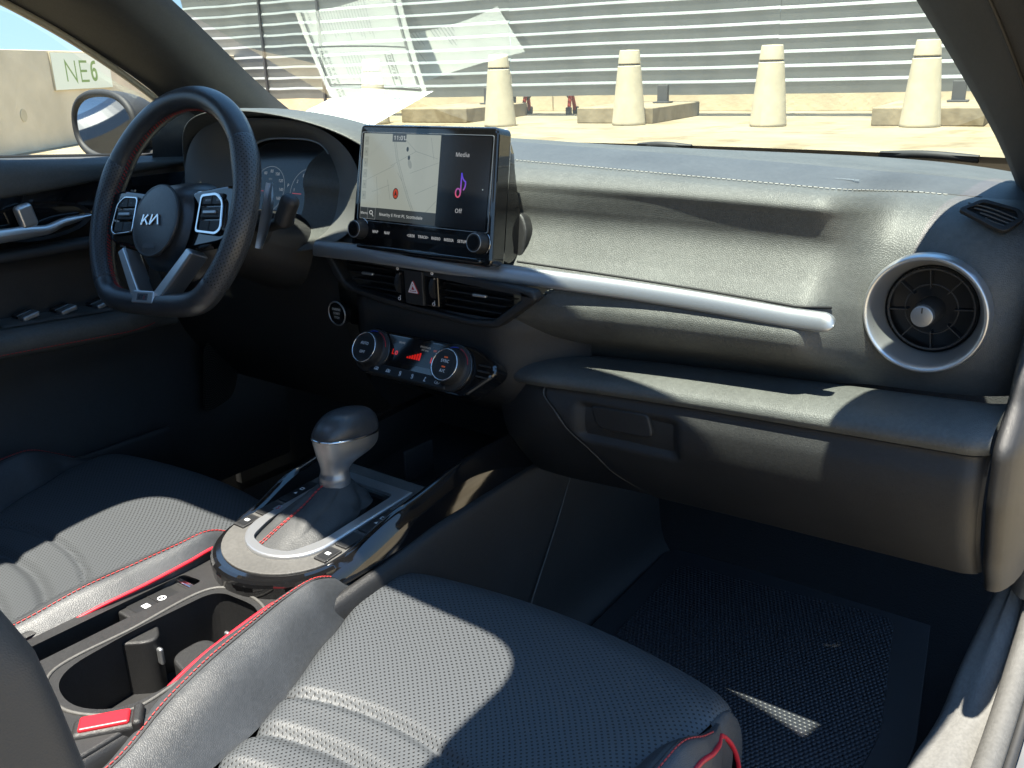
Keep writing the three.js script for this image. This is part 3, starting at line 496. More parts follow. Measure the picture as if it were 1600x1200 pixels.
// ---------------------------------------------------------------- steering column and stalk
{
  const t = thing('steering_column', 'black plastic steering column shroud with wiper stalk behind the steering wheel', 'steering column');
  mesh('shroud', grid(40, 16, (u, v) => { const a = u * 2 * Math.PI, r = pl([[0, 0.052], [0.2, 0.066], [0.6, 0.08], [1, 0.1]], v), c = Math.cos(a), s = Math.sin(a); const z = mix(-0.035, -0.24, v), y = mix(0.925, 0.845, v); return [-0.36 + 1.15 * r * Math.sign(c) * Math.pow(Math.abs(c), 0.75), y + (s > 0 ? 0.75 : 0.95) * r * Math.sign(s) * Math.pow(Math.abs(s), 0.75), z + 0.02 * s]; }), M.plastic, t);
  const st = mesh('stalk', tubeOf([[-0.3, 0.917, -0.09], [-0.23, 0.925, -0.085], [-0.17, 0.94, -0.07]], 0.0085, 30, 12), M.plastic, t);
  mesh('stalk_tip', rt(rbox(0.05, 0.025, 0.024, 0.01), 0, 0.15, 1.05).translate(-0.146, 0.957, -0.057), M.plastic, st);
  mesh('tip_ring', rt(cyl(0.0132, 0.0132, 0.006, 28), 0, 0, -0.5).translate(-0.155, 0.945, -0.06), M.matte, st);
  mesh('collar', mv(rt(cyl(0.022, 0.024, 0.02, 32), 0, 0, Math.PI / 2 - 0.1), -0.262, 0.918, -0.088), M.matte, t);
}
// ---------------------------------------------------------------- steering wheel
{
  const t = thing('steering_wheel', 'black leather flat bottomed steering wheel with silver lower spoke', 'steering wheel', [-0.36, 0.948, -0.013], [-24 * R, 0, 5 * R]);
  const ctr = (a) => { const r = 0.1725, x = r * Math.cos(a); let y = r * Math.sin(a); const lim = -0.142; if (y < lim + 0.02) { const d = lim + 0.02 - y; y = lim + 0.02 - 0.02 * (1 - Math.exp(-d / 0.02)); } return [x, y]; };
  const rimPt = (a, b) => {
    const p = ctr(a), q = ctr(a + 0.01), o = ctr(a - 0.01), tx = q[0] - o[0], ty = q[1] - o[1], l = Math.hypot(tx, ty), nx = ty / l, ny = -tx / l;
    const deg = ((a / R) % 360 + 360) % 360, bul = Math.max(Math.exp(-(((deg - 22) / 9) ** 2)), Math.exp(-(((deg - 158) / 9) ** 2)));
    const c = Math.cos(b), s = Math.sin(b), rr = 0.0175 + 0.004 * bul * (c < 0 ? 1 : 0.2);
    return [p[0] + nx * rr * c, p[1] + ny * rr * c, (0.0195 + 0.001 * bul) * s];
  };
  const arcs = [[35, 152, M.rimLeather], [152, 220, M.rimPerf], [220, 322, M.rimLeather], [322, 395, M.rimPerf]];
  for (const [a, b, m] of arcs) {
    mesh('rim_grip', grid(80, 24, (u, v) => { const a2 = mix(a, b, u), e = Math.min(1, Math.min(u, 1 - u) * (b - a) / 0.9), p = rimPt(a2 * R, v * 2 * Math.PI), c = ctr(a2 * R); const k = 0.965 + 0.035 * Math.sqrt(e); return [c[0] + (p[0] - c[0]) * k, c[1] + (p[1] - c[1]) * k, p[2] * k]; }), m, t);
  }
  const st = []; for (let d = 0; d < 360; d += 2.1) { if ((d > 236 && d < 304)) continue; const p = rimPt(d * R, Math.PI - 0.16), q = rimPt((d + 1.4) * R, Math.PI + 0.16); st.push(tubeOf([p, q], 0.0009, 2, 5)); }
  mesh('stitching', st, M.thread, t);
  // centre pad
  const padOut = (a) => { const c = Math.cos(a), s = Math.sin(a); return [0.083 * Math.sign(c) * Math.pow(Math.abs(c), 0.72), (s > 0 ? 0.068 : 0.088) * Math.sign(s) * Math.pow(Math.abs(s), 0.75) - 0.014]; };
  const pad = mesh('center_pad', grid(60, 14, (u, v) => { const q = padOut(u * 2 * Math.PI), k = Math.sin(v * Math.PI / 2); return [q[0] * v, (q[1] + 0.014) * v - 0.014, 0.02 - 0.05 * Math.pow(v, 4) - 0.004 * v * v]; }), M.rimLeather, t);
  const disc = mesh('badge_disc', latheZ([[0.054, 0.009], [0.0545, 0.0125], [0.0525, 0.0135], [0.051, 0.0125], [0.05, 0.0135], [0.03, 0.0152], [0, 0.016]], 0, -0.02, 0.009), M.dashSmooth, pad);
  disc.material = M.rimLeather;
  mesh('disc_groove', ringZ(0.0545, 0.0011, 0, -0.02, 0.0195), M.matte, pad);
  const bar = (pts, w) => { const out = []; for (let i = 1; i < pts.length; i++) { const [a, b] = pts[i - 1], [c, d] = pts[i], L = Math.hypot(c - a, d - b) + w * 0.6; out.push(rt(rbox(L, w, 0.002, 0.0006), 0, 0, Math.atan2(d - b, c - a)).translate((a + c) / 2, (b + d) / 2, 0)); } return out; };
  mesh('emblem', [...bar([[-0.0245, -0.007], [-0.0215, 0.007]], 0.0036), ...bar([[-0.0235, -0.004], [-0.0105, 0.007]], 0.0034), ...bar([[-0.0165, 0.0008], [-0.009, -0.007]], 0.0034), ...bar([[-0.0035, -0.007], [0.0, 0.007]], 0.0034), ...bar([[-0.0025, -0.0065], [0.0125, 0.0068]], 0.0034), ...bar([[0.0128, 0.007], [0.0172, -0.007]], 0.0034)].map((g) => mv(g, 0.0, -0.02, 0.0265)), M.chrome, pad);
  mesh('airbag_mark', plane(0.03, 0.008, -0.001, -0.058, 0.0238), canvasMat(256, 68, (x, W, H) => { x.fillStyle = '#2c2d30'; x.fillRect(0, 0, W, H); x.fillStyle = '#3c3e42'; x.font = 'bold 48px sans-serif'; x.fillText('AIRBAG', 34, 52); }, { roughness: 0.5 }), pad);
  // side spokes with button pods
  for (const s of [-1, 1]) {
    const sp = mesh('spoke', mv(ext(shapeOf([[s * 0.05, 0.028], [s * 0.13, 0.036], [s * 0.166, 0.03], [s * 0.168, -0.026], [s * 0.135, -0.048], [s * 0.05, -0.06]], 0.01), 0.022, 0.005), 0, 0, -0.02), M.gloss, t);
    const outline = [[s * 0.078, 0.022], [s * 0.115, 0.024], [s * 0.132, 0.012], [s * 0.138, -0.03], [s * 0.128, -0.038], [s * 0.078, -0.034]];
    mesh('button_frame', (() => { const q = shapeOf(outline, 0.007); const ho = outline.map(([a, b]) => [s * 0.106 + (a - s * 0.106) * 0.9, -0.007 + (b + 0.007) * 0.9]); q.holes.push(new THREE.Path(shapeOf(ho, 0.006).getPoints(6))); return mv(ext(q, 0.006, 0.001), 0, 0, 0.0015); })(), M.chrome, sp);
    for (let r = 0; r < 3; r++) for (let c = 0; c < 2; c++) {
      if (r === 1 && c) continue;
      const y = 0.0145 - r * 0.0195, w = r === 1 ? 0.046 : 0.0225, x = s * (r === 1 ? 0.106 : 0.0945 + c * 0.0235) + (r === 2 ? s * 0.001 : 0) - (r === 0 ? s * 0.002 : 0);
      const b = mesh('button', rbox(w, 0.0165, 0.005, 0.002, x, y, 0.0035), M.plastic, sp);
      if (r === 1) mesh('rocker', rbox(0.03, 0.0055, 0.005, 0.0016, x, y, 0.0065), M.satin, sp);
    }
    const ic = mesh('button_icons', plane(0.048, 0.05, s * 0.106, -0.006, 0.0066), canvasMat(256, 256, (x, W, H) => { x.clearRect(0, 0, W, H); x.fillStyle = '#b9bcbf'; x.strokeStyle = '#b9bcbf'; x.font = '24px sans-serif'; x.textAlign = 'center'; if (s < 0) { x.fillText('\u260E', 70, 218); x.fillText('\u2605', 190, 218); x.fillText('+', 70, 40); x.fillText('\u2022', 190, 40); } else { x.fillText('MODE', 80, 40); x.fillText('OK', 195, 40); x.fillText('\u21BA', 70, 218); x.fillText('\u2261', 190, 218); } }, { roughness: 0.5, alphaTest: 0.4, transparent: false }), sp);
  }
  // lower spoke: two silver arms meeting at a badge plate
  const low = mesh('lower_spoke', mv(ext(shapeOf([[-0.05, -0.07], [0.05, -0.07], [0.03, -0.13], [-0.03, -0.13]], 0.01), 0.012, 0.003), 0, 0, -0.022), M.gloss, t);
  for (const s of [-1, 1]) {
    mesh('silver_arm', mv(ext(shapeOf([[s * 0.079, -0.058], [s * 0.093, -0.066], [s * 0.03, -0.141], [s * 0.002, -0.141], [s * 0.004, -0.128], [s * 0.02, -0.122]], 0.003), 0.03, 0.003), 0, 0, -0.014), M.silver, low);
  }
  mesh('badge_plate', mv(ext(shapeOf([[-0.026, -0.124], [0.026, -0.124], [0.027, -0.143], [-0.027, -0.143]], 0.003), 0.014, 0.002), 0, 0, 0.006), M.silver, low);
  mesh('badge_text', plane(0.026, 0.010, 0, -0.1335, 0.0204), canvasMat(256, 98, (x, W, H) => { x.fillStyle = '#5f646a'; x.fillRect(0, 0, W, H); x.fillStyle = '#15161a'; x.font = 'italic bold 84px sans-serif'; x.fillText('GT', 26, 80); x.fillStyle = '#b3202a'; x.fillRect(170, 24, 16, 56); x.fillStyle = '#15161a'; x.fillRect(200, 40, 30, 14); }, { roughness: 0.3, metalness: 0.4 }), low);
  // paddles behind the rim
  for (const s of [-1, 1]) mesh('paddle', grid(10, 18, (u, v) => { const y = mix(-0.045, 0.05, v), w = 0.022 * Math.pow(Math.sin(Math.PI * mix(0.12, 0.9, v)), 0.6); return [s * (0.162 + w * u * 1.1), y, -0.036 - 0.006 * Math.sin(u * 3)]; }), M.silver, t);
  mesh('hub_back', mv(rt(cyl(0.062, 0.05, 0.05, 40), Math.PI / 2), 0, -0.012, -0.045), M.plastic, t);
}
// ---------------------------------------------------------------- infotainment screen
{
  const t = thing('infotainment_display', 'gloss black infotainment display with map on screen and two knobs', 'display', [-0.005, 0.972, -0.178], [-11 * R, 0, 0]);
  const s = shapeOf([[-0.127, 0.094, 0.009], [0.127, 0.094, 0.009], [0.134, -0.087, 0.012], [-0.134, -0.087, 0.012]]);
  const h = mesh('housing', mv(ext(s, 0.03, 0.004), 0, 0, -0.03), M.gloss, t);
  const back = (() => { const n = 44, o = shapeOf([[-0.127, 0.094, 0.012], [0.127, 0.094, 0.012], [0.134, -0.087, 0.014], [-0.134, -0.087, 0.014]]).getSpacedPoints(n); return grid(n, 4, (u, v) => { const p = o[Math.round(u * n) % n], k = 1 - 0.1 * v, d = 0.012 + 0.04 * sst(0.09, -0.09, p.y); return [p.x * k + 0.01 * v, p.y * k - 0.005 * v, -0.028 - d * v]; }); })();
  mesh('back_shell', back, M.gloss, t);
  mesh('side_fin', mv(ext(shapeOf([[0.1, -0.01], [0.13, -0.01], [0.143, -0.035], [0.136, -0.087], [0.1, -0.087]], 0.012), 0.02, 0.004), 0, 0, -0.08), M.plastic, t);
  const scr = canvasMat(1600, 960, (x, W, H) => {
    x.fillStyle = '#060607'; x.fillRect(0, 0, W, H);
    const mw = 1000, mh = 960; x.fillStyle = '#a9afa4'; x.fillRect(0, 0, mw, mh);
    const road = (pts, c, w) => { x.strokeStyle = c; x.lineWidth = w; x.beginPath(); pts.forEach((p, i) => (i ? x.lineTo(...p) : x.moveTo(...p))); x.stroke(); };
    road([[20, 300], [330, 30]], '#8d948b', 16); road([[20, 300], [330, 30]], '#b4b9ae', 9);
    for (const p of [[[60, 520], [420, 350], [430, 330]], [[380, 350], [700, 180], [980, 250]], [[560, 60], [700, 180]], [[480, 420], [620, 620]], [[350, 500], [400, 720]], [[640, 420], [990, 290]], [[720, 640], [990, 520]], [[150, 650], [380, 560]], [[800, 900], [990, 700]], [[880, 30], [930, 260]], [[200, 480], [240, 800]]]) road(p, '#868d86', 4);
    road([[410, 30], [460, 260], [560, 520], [640, 700], [760, 940]], '#7b827b', 26); road([[410, 30], [460, 260], [560, 520], [640, 700], [760, 940]], '#adb3a8', 18); road([[410, 30], [460, 260], [560, 520], [640, 700], [760, 940]], '#858c85', 3);
    x.fillStyle = '#2b3133'; for (const [a, b] of [[590, 160], [614, 252]]) { x.beginPath(); x.ellipse(a, b, 15, 26, 0, 0, 7); x.fill(); }
    x.fillStyle = '#8f958d'; x.beginPath(); x.ellipse(630, 320, 24, 50, -0.3, 0, 7); x.fill();
    x.fillStyle = '#454b4b'; x.fillRect(385, 0, 180, 84); x.fillStyle = '#dfe3df'; x.font = '64px sans-serif'; x.fillText('11:01', 398, 64); x.font = '20px sans-serif'; x.fillText('AM', 540, 64);
    x.fillStyle = '#53423e'; x.beginPath(); x.ellipse(470, 650, 38, 62, 0, 0, 7); x.fill(); x.fillStyle = '#c2472f'; x.beginPath(); x.ellipse(470, 650, 29, 50, 0, 0, 7); x.fill(); x.fillStyle = '#3d2c2a'; x.beginPath(); x.moveTo(470, 615); x.lineTo(490, 680); x.lineTo(470, 665); x.lineTo(450, 680); x.fill();
    x.strokeStyle = '#868d84'; x.lineWidth = 5; x.fillStyle = '#9ca297'; for (let i = 0; i < 6; i++) { x.beginPath(); x.rect(18, 40 + i * 122, 44, 84); x.fill(); x.stroke(); x.fillStyle = '#7d847c'; x.fillRect(32, 70 + i * 122, 14, 26); x.fillStyle = '#9ca297'; }
    x.fillStyle = '#3a3f40'; x.fillRect(0, 826, mw, 134); x.strokeStyle = '#8d9393'; x.lineWidth = 4; x.strokeRect(2, 828, 104, 128); x.strokeRect(106, 828, 106, 128);
    x.fillStyle = '#d5d9d6'; x.font = '40px sans-serif'; x.fillText('Menu', 8, 908); x.lineWidth = 8; x.strokeStyle = '#d5d9d6'; x.beginPath(); x.arc(154, 882, 20, 0, 7); x.moveTo(168, 898); x.lineTo(186, 926); x.stroke();
    x.font = '46px sans-serif'; x.fillStyle = '#c2472f'; x.fillText('\u25CF', 228, 912); x.fillStyle = '#d5d9d6'; x.fillText('Nearby E First Pl, Scottsdale', 266, 910);
    x.fillStyle = '#c9cbcd'; x.textAlign = 'center'; x.font = '60px sans-serif'; x.fillText('Media', 1272, 215); x.fillText('Off', 1272, 800);
    const gr = x.createLinearGradient(1220, 620, 1330, 380); gr.addColorStop(0, '#e2607a'); gr.addColorStop(0.5, '#8d4fd0'); gr.addColorStop(1, '#4038e0'); x.strokeStyle = gr; x.lineWidth = 16;
    x.beginPath(); x.ellipse(1250, 590, 28, 44, 0, 0, 7); x.stroke(); x.beginPath(); x.moveTo(1280, 590); x.lineTo(1280, 380); x.quadraticCurveTo(1290, 450, 1330, 470); x.quadraticCurveTo(1340, 520, 1310, 560); x.stroke();
    x.fillStyle = '#9aa'; x.beginPath(); x.arc(1535, 540, 8, 0, 7); x.fill();
  }, { glow: 0.19, roughness: 0.14 });
  mesh('screen', plane(0.2365, 0.121, 0.001, 0.021, 0.0008), scr, t);
  mesh('screen_edge', (() => { const q = shapeOf([[-0.1215, 0.0835, 0.004], [0.1225, 0.0835, 0.004], [0.1245, -0.0425, 0.004], [-0.1225, -0.0425, 0.004]]); q.holes.push(new THREE.Path(shapeOf([[-0.1207, 0.0827, 0.004], [0.1217, 0.0827, 0.004], [0.1237, -0.0417, 0.004], [-0.1217, -0.0417, 0.004]]).getPoints(4))); return mv(ext(q, 0.001), 0, 0, 0.0002); })(), M.satin, t);
  for (const x of [-0.113, 0.1135]) {
    const k = mesh('knob', latheZ([[0.0145, 0], [0.0145, 0.004], [0.0135, 0.005], [0.013, 0.014], [0.0115, 0.0155], [0.0, 0.0158]], x, -0.0555, 0), M.plastic, t);
    mesh('knob_face', cylZ(0.0095, 0.0098, 0.001, x, -0.0555, 0.0163), M.gloss, k);
    mesh('knob_ring', ringZ(0.0118, 0.0006, x, -0.0555, 0.0154), M.satin, k);
    mesh('pointer', mv(new THREE.TorusGeometry(0.0165, 0.0006, 6, 20, x > 0 ? 1.6 : 0.8).rotateZ(x > 0 ? -0.8 : 0.6), x, -0.0555, 0.0012), M.chrome, k);
  }
  mesh('button_labels', plane(0.192, 0.016, 0.0, -0.0565, 0.0007), canvasMat(1536, 128, (x, W, H) => {
    x.fillStyle = '#000'; x.fillRect(0, 0, W, H); x.fillStyle = '#c2c5c7'; x.textAlign = 'center'; x.font = 'bold 44px sans-serif';
    ['MAP', 'NAV', '\u2606', '<SEEK', 'TRACK>', 'RADIO', 'MEDIA', 'SETUP'].forEach((w, i) => x.fillText(w, 100 + i * 188, 80));
  }, { glow: 0.16, roughness: 0.16 }), t);
  mesh('lower_lip', rbox(0.235, 0.007, 0.012, 0.003, 0.002, -0.0795, 0.001), M.gloss, t);
}
// ---------------------------------------------------------------- climate panel
{
  const t = thing('climate_panel', 'gloss black climate control panel with two dials and red digits', 'climate panel', [-0.012, 0.738, -0.152], [-30 * R, 0, 0]);
  mesh('panel', mv(ext(shapeOf([[-0.128, 0.012, 0.012], [-0.1, 0.034, 0.014], [0.105, 0.036, 0.014], [0.15, 0.018, 0.012], [0.152, 0.002, 0.01], [0.11, -0.036, 0.012], [-0.1, -0.034, 0.012]]), 0.032, 0.005), 0, 0, -0.026), M.gloss, t);
  mesh('display', plane(0.128, 0.036, 0.003, 0.01, 0.0068), canvasMat(1024, 290, (x, W, H) => {
    x.fillStyle = '#000'; x.fillRect(0, 0, W, H); x.fillStyle = '#e3231a'; x.font = 'bold 92px sans-serif'; x.fillText('Lo', 150, 215); x.fillText('Lo', 760, 225);
    x.beginPath(); x.moveTo(380, 215); for (let i = 0; i < 6; i++) x.rect(400 + i * 36, 205 - i * 14, 28, 20 + i * 14); x.fill();
    x.fillStyle = '#8b8f93'; x.font = '30px sans-serif'; x.fillText('DRIVER', 220, 70); x.fillText('PASSENGER', 560, 70); x.fillText('AIR BAG', 590, 104); x.fillStyle = '#d8602a'; x.fillText('OFF', 770, 90);
  }, { glow: 0.16, roughness: 0.08 }), t);
  mesh('button_bar', rt(rbox(0.15, 0.017, 0.012, 0.003), -0.35, 0, 0).translate(0.004, -0.026, 0.006), M.plastic, t);
  const bl = mesh('button_icons', plane(0.142, 0.013), canvasMat(1400, 128, (x, W, H) => {
    x.fillStyle = '#141517'; x.fillRect(0, 0, W, H); x.strokeStyle = '#c6c9cc'; x.fillStyle = '#c6c9cc'; x.lineWidth = 9;
    for (let i = 0; i < 6; i++) { const c = 100 + i * 236; if (i < 2) { x.strokeRect(c - 34, 40, 34, 30); x.fillRect(c - 40, 78, 84, 10); x.beginPath(); x.arc(c + 22, 60, 14, 0, 7); x.stroke(); } else if (i < 4) { x.beginPath(); x.arc(c - 8, 44, 14, 0, 7); x.arc(c + 8, 84, 14, 0, 7); x.stroke(); } else if (i === 4) { x.beginPath(); x.arc(c, 36, 12, 0, 7); x.fill(); x.fillRect(c - 8, 50, 16, 44); x.fillRect(c - 8, 84, 40, 12); } else { x.beginPath(); x.ellipse(c, 64, 46, 24, 0, 0, 7); x.stroke(); x.beginPath(); x.arc(c, 64, 12, 0, 7); x.fill(); } }
  }, { roughness: 0.5 }), t); bl.rotation.x = -0.35; bl.position.set(0.004, -0.0248, 0.0122);
  for (const s of [-1, 1]) {
    const x = s * 0.079;
    const d = mesh('dial', latheZ([[0.034, -0.004], [0.034, 0.003], [0.0325, 0.006], [0.0305, 0.007], [0.027, 0.008], [0.0255, 0.012], [0.025, 0.022], [0.0235, 0.0235], [0.0, 0.0235]], x, 0, 0.004), M.plastic, t);
    mesh('dial_ring', ringZ(0.0222, 0.0009, x, 0, 0.0278), M.chrome, d);
    mesh('collar', ringZ(0.033, 0.0016, x, 0, 0.0085), M.gloss, d);
    mesh('dial_face', mv(new THREE.CircleGeometry(0.0215, 40), x, 0, 0.0279), M.plastic, d);
    const f = mesh('dial_text', plane(0.028, 0.032, x, 0, 0.0283), canvasMat(256, 292, (c, W, H) => { c.fillStyle = '#141517'; c.fillRect(0, 0, W, H); c.fillStyle = '#c6c9cc'; c.font = 'bold 54px sans-serif'; c.textAlign = 'center'; if (s < 0) { c.fillText('AUTO', 128, 110); c.fillText('OFF', 128, 230); } else { c.fillText('SYNC', 128, 118); c.fillText('A/C', 128, 246); c.fillStyle = '#ff6a2a'; c.fillRect(98, 40, 60, 20); c.fillRect(98, 165, 60, 20); } }, { roughness: 0.5 }), d);
    const arcS = (a, b, col) => mesh(col === M.redPlastic ? 'warm_mark' : 'cold_mark', mv(new THREE.TorusGeometry(0.0288, 0.0006, 6, 20, b - a).rotateZ(a), x, 0, 0.0125), col, d);
    arcS(0.3, 1.3, M.redPlastic); arcS(1.45, 2.4, std(lin(0.03, 0.06, 0.5), 0.5));
  }
  for (let k = 0; k < 3; k++) mesh('fin', rbox(0.02, 0.002, 0.004, 0.0008, 0.132, 0.012 - k * 0.008, 0.007), M.plastic, t);
}

// ---------------------------------------------------------------- centre console
const CX = -0.012;
{
  const t = thing('center_console', 'black centre console with gear surround, cup holder and brake switch between the seats', 'centre console');
  const base = shapeOf([[-0.118, 0.2, 0.03], [0.118, 0.2, 0.03], [0.118, -0.7, 0.02], [-0.118, -0.7, 0.02]]);
  base.holes.push(new THREE.Path(shapeOf([[-0.099, -0.208], [-0.058, -0.203], [-0.062, -0.45], [-0.103, -0.45]], 0.012).getPoints(6)));
  base.holes.push(new THREE.Path(shapeOf([[-0.03, -0.206, 0.028], [0.052, -0.2, 0.03], [0.085, -0.235, 0.03], [0.094, -0.33, 0.02], [0.094, -0.405, 0.045], [0.04, -0.44, 0.05], [-0.03, -0.42, 0.045], [-0.036, -0.32, 0.02]]).getPoints(8)));
  const top = mesh('console_top', mv(flat(ext(base, 0.09, 0.003)), 0, 0.443, 0), M.plasticGrey, t); top.material = M.plastic;
  top.rotation.x = 0; 
  mesh('pocket_floor', box(0.22, 0.01, 0.32, 0, 0.448, 0.33), M.matte, t);
  for (const pts of [[[-0.03, 0.206], [0.052, 0.2], [0.085, 0.235], [0.094, 0.33], [0.094, 0.405], [0.04, 0.44], [-0.03, 0.42], [-0.036, 0.32]]]) mesh('cup_rim', tubeOf(pts.map(([x, z]) => [x, 0.5335, z]), 0.0022, 90, 6, true), M.plasticGrey, t);
  mesh('cup_divider', [mv(flat(ext(shapeOf([[-0.04, -0.285], [-0.012, -0.30], [-0.012, -0.315], [-0.04, -0.34]], 0.012), 0.075, 0.003)), 0, 0.448, 0), mv(flat(ext(shapeOf([[0.1, -0.27], [0.064, -0.295], [0.064, -0.32], [0.1, -0.35]], 0.012), 0.075, 0.003)), 0, 0.448, 0)], M.plastic, t);
  mesh('cup_tab', [rbox(0.009, 0.022, 0.006, 0.003, -0.008, 0.5, 0.305), rbox(0.008, 0.012, 0.005, 0.002, 0.012, 0.492, 0.228)], M.satin, t);
  mesh('cup_insert', mv(flat(ext(shapeOf([[0.0, -0.25], [0.09, -0.25], [0.092, -0.29], [0.05, -0.31], [0.0, -0.3]], 0.02), 0.05, 0.004)), 0, 0.45, 0), M.plastic, t);
  const sw = mesh('switch_plate', rbox(0.039, 0.02, 0.088, 0.003, -0.0795, 0.515, 0.258), M.plastic, t);
  const art = canvasMat(160, 256, (x, W, H) => { x.fillStyle = '#1b1c1d'; x.fillRect(0, 0, W, H); x.fillStyle = '#d9dcdc'; x.strokeStyle = '#d9dcdc'; x.lineWidth = 8; x.fillRect(58, 168, 44, 36); x.fillStyle = '#1b1c1d'; x.fillRect(70, 178, 10, 16); x.beginPath(); x.arc(80, 90, 20, 0, 7); x.stroke(); x.beginPath(); x.arc(80, 90, 6, 0, 7); x.fillStyle = '#d9dcdc'; x.fill(); }, { roughness: 0.5 });
  const ic = mesh('switch_icons', plane(0.036, 0.058, 0, 0, 0), art, sw); ic.rotation.x = -Math.PI / 2; ic.position.set(-0.0795, 0.5256, 0.262);
  mesh('brake_lever', rbox(0.034, 0.006, 0.008, 0.002, -0.0795, 0.5275, 0.219), M.chrome, sw);
  mesh('switch_gap', box(0.037, 0.0012, 0.0012, -0.0795, 0.5259, 0.262), M.matte, sw);

  // gear surround: gloss body, satin plate, silver ring
  const U = (hw, zr, zf, r) => { const pts = []; for (let i = 0; i <= 24; i++) { const a = Math.PI * i / 24; pts.push([hw * Math.cos(a), -(zr - r + r * Math.sin(a))]); } pts.push([-hw, -zf], [hw, -zf]); return new THREE.Shape(pts.map(([x, y]) => new THREE.Vector2(x + CX, y))); };
  const tilt = (g, y) => { g.translate(0, 0, -0.1); rt(g, 0.075); return mv(g, 0, y, 0.1); };
  const body = mesh('gear_surround', tilt(flat(ext(U(0.104, 0.2, -0.09, 0.1), 0.05, 0.009)), 0.513), M.gloss, t);
  const plateS = U(0.094, 0.186, -0.088, 0.085); plateS.holes.push(new THREE.Path(U(0.066, 0.152, -0.058, 0.06).getPoints(4)));
  mesh('surround_plate', tilt(flat(ext(plateS, 0.005, 0.0012)), 0.5605), M.plasticGrey, body);
  const ringS = U(0.069, 0.155, -0.062, 0.063); ringS.holes.push(new THREE.Path(shapeOf([[0.056, -0.09], [0.04, -0.135], [0.0, -0.146], [-0.04, -0.135], [-0.056, -0.09], [-0.054, 0.045], [0.054, 0.045]].map(([x, y]) => [x + CX, y]), 0.014).getPoints(8)));
  mesh('shift_ring', tilt(flat(ext(ringS, 0.011, 0.003)), 0.5595), M.silver, body);
  mesh('ring_floor', tilt(flat(ext(U(0.06, 0.148, -0.058, 0.05), 0.002)), 0.556), M.matte, body);
  for (const s of [-1, 1]) for (let k = 0; k < 3; k++) {
    const len = [0.03, 0.034, 0.06][k], z = [0.108, 0.07, 0.016][k];
    const b = mesh('button', tilt(rbox(0.021, 0.006, len, 0.0015, CX + s * 0.0805, 0.0, z), 0.5652), M.plastic, body);
    const w = canvasMat(64, 128, (x, W, H) => { x.fillStyle = '#17181a'; x.fillRect(0, 0, W, H); x.fillStyle = '#cfd2d2'; x.strokeStyle = '#cfd2d2'; x.lineWidth = 5; if (k === 0) { x.fillRect(18, 48, 28, 30); x.fillStyle = '#17181a'; x.fillRect(28, 56, 8, 14); } else if (k === 2) { x.strokeRect(20, 34, 18, 18); x.beginPath(); x.moveTo(22, 96); x.lineTo(34, 76); x.lineTo(44, 96); x.fill(); } }, { roughness: 0.5 });
    if (k !== 1) mesh('button_icon', tilt(plane(0.017, Math.min(len - 0.008, 0.036)).rotateX(-Math.PI / 2).translate(CX + s * 0.0805, 0, z), 0.5687), w, b);
  }
  // side rails: gloss outer panel with a bright top edge, both sides
  for (const s of [-1, 1]) {
    const top2 = (z) => pl([[-0.34, 0.622], [-0.28, 0.626], [-0.14, 0.621], [0.0, 0.598], [0.1, 0.568], [0.17, 0.545]], z), bot = (z) => pl([[-0.40, 0.53], [-0.27, 0.566], [-0.06, 0.556], [0.08, 0.54], [0.17, 0.532]], z);
    const out = (z) => CX + s * pl([[-0.34, 0.118], [0.0, 0.112], [0.1, 0.104], [0.17, 0.08]], z);
    const r = mesh('side_rail', grid(50, 10, (u, v) => { const z = mix(0.165, -0.34, u), a = top2(z), b = bot(z), o = out(z); return crom([[o - s * 0.014, a - 0.006, z], [o - s * 0.006, a, z], [o + s * 0.001, a - 0.006, z], [o + s * 0.008, mix(a, b, 0.5), z], [o + s * 0.012, b, z]], v); }), M.gloss, t);
    mesh('inner_wall', grid(30, 4, (u, v) => { const z = mix(0.1, -0.34, u); return [out(z) - s * 0.014, mix(top2(z) - 0.006, 0.5, v), z]; }), M.matte, r);
    mesh('side_panel', grid(60, 24, (u, v) => { const z = mix(0.62, -0.62, u), b = z < -0.4 ? mix(0.53, 0.4, (-0.4 - z) / 0.22) : (z > 0.17 ? 0.53 : bot(z)); return crom([[CX + s * 0.118, b - 0.002, z], [CX + s * 0.128, b, z], [CX + s * 0.137, b - 0.02, z], [CX + s * 0.145, 0.42, z], [CX + s * 0.16, 0.3, z], [CX + s * 0.19, 0.255, z]], v); }), M.plastic, t);
    const sx = (y) => CX + s * (pl([[0.3, 0.16], [0.42, 0.145], [0.53, 0.134]], y) + 0.0025);
    if (s > 0) mesh('panel_seam', tubeOf([[sx(0.53), 0.53, -0.36], [sx(0.45), 0.45, -0.295], [sx(0.36), 0.36, -0.215], [sx(0.3), 0.3, -0.165]], 0.0014, 40, 6), M.plasticGrey, t);
  }
  mesh('tray_floor', grid(6, 20, (u, v) => [mix(-0.115, 0.1, u), 0.545 + 0.03 * v * v, mix(-0.03, -0.36, v)]), M.matte, t);
  mesh('tray_back', grid(6, 10, (u, v) => [mix(-0.115, 0.1, u), mix(0.55, 0.7, v), -0.31 - 0.02 * v]), M.matte, t);
  mesh('tray_divider', rbox(0.004, 0.05, 0.06, 0.001, -0.005, 0.585, -0.14), M.plastic, t);
  const usb = mesh('socket_marks', plane(0.06, 0.02, 0.045, 0.632, -0.309), canvasMat(384, 128, (x, W, H) => { x.fillStyle = '#050506'; x.fillRect(0, 0, W, H); x.fillStyle = '#9fa3a6'; x.font = '44px sans-serif'; x.fillText('\u26A1', 290, 80); x.fillText('USB', 60, 84); }, { roughness: 0.4 }), t);
}
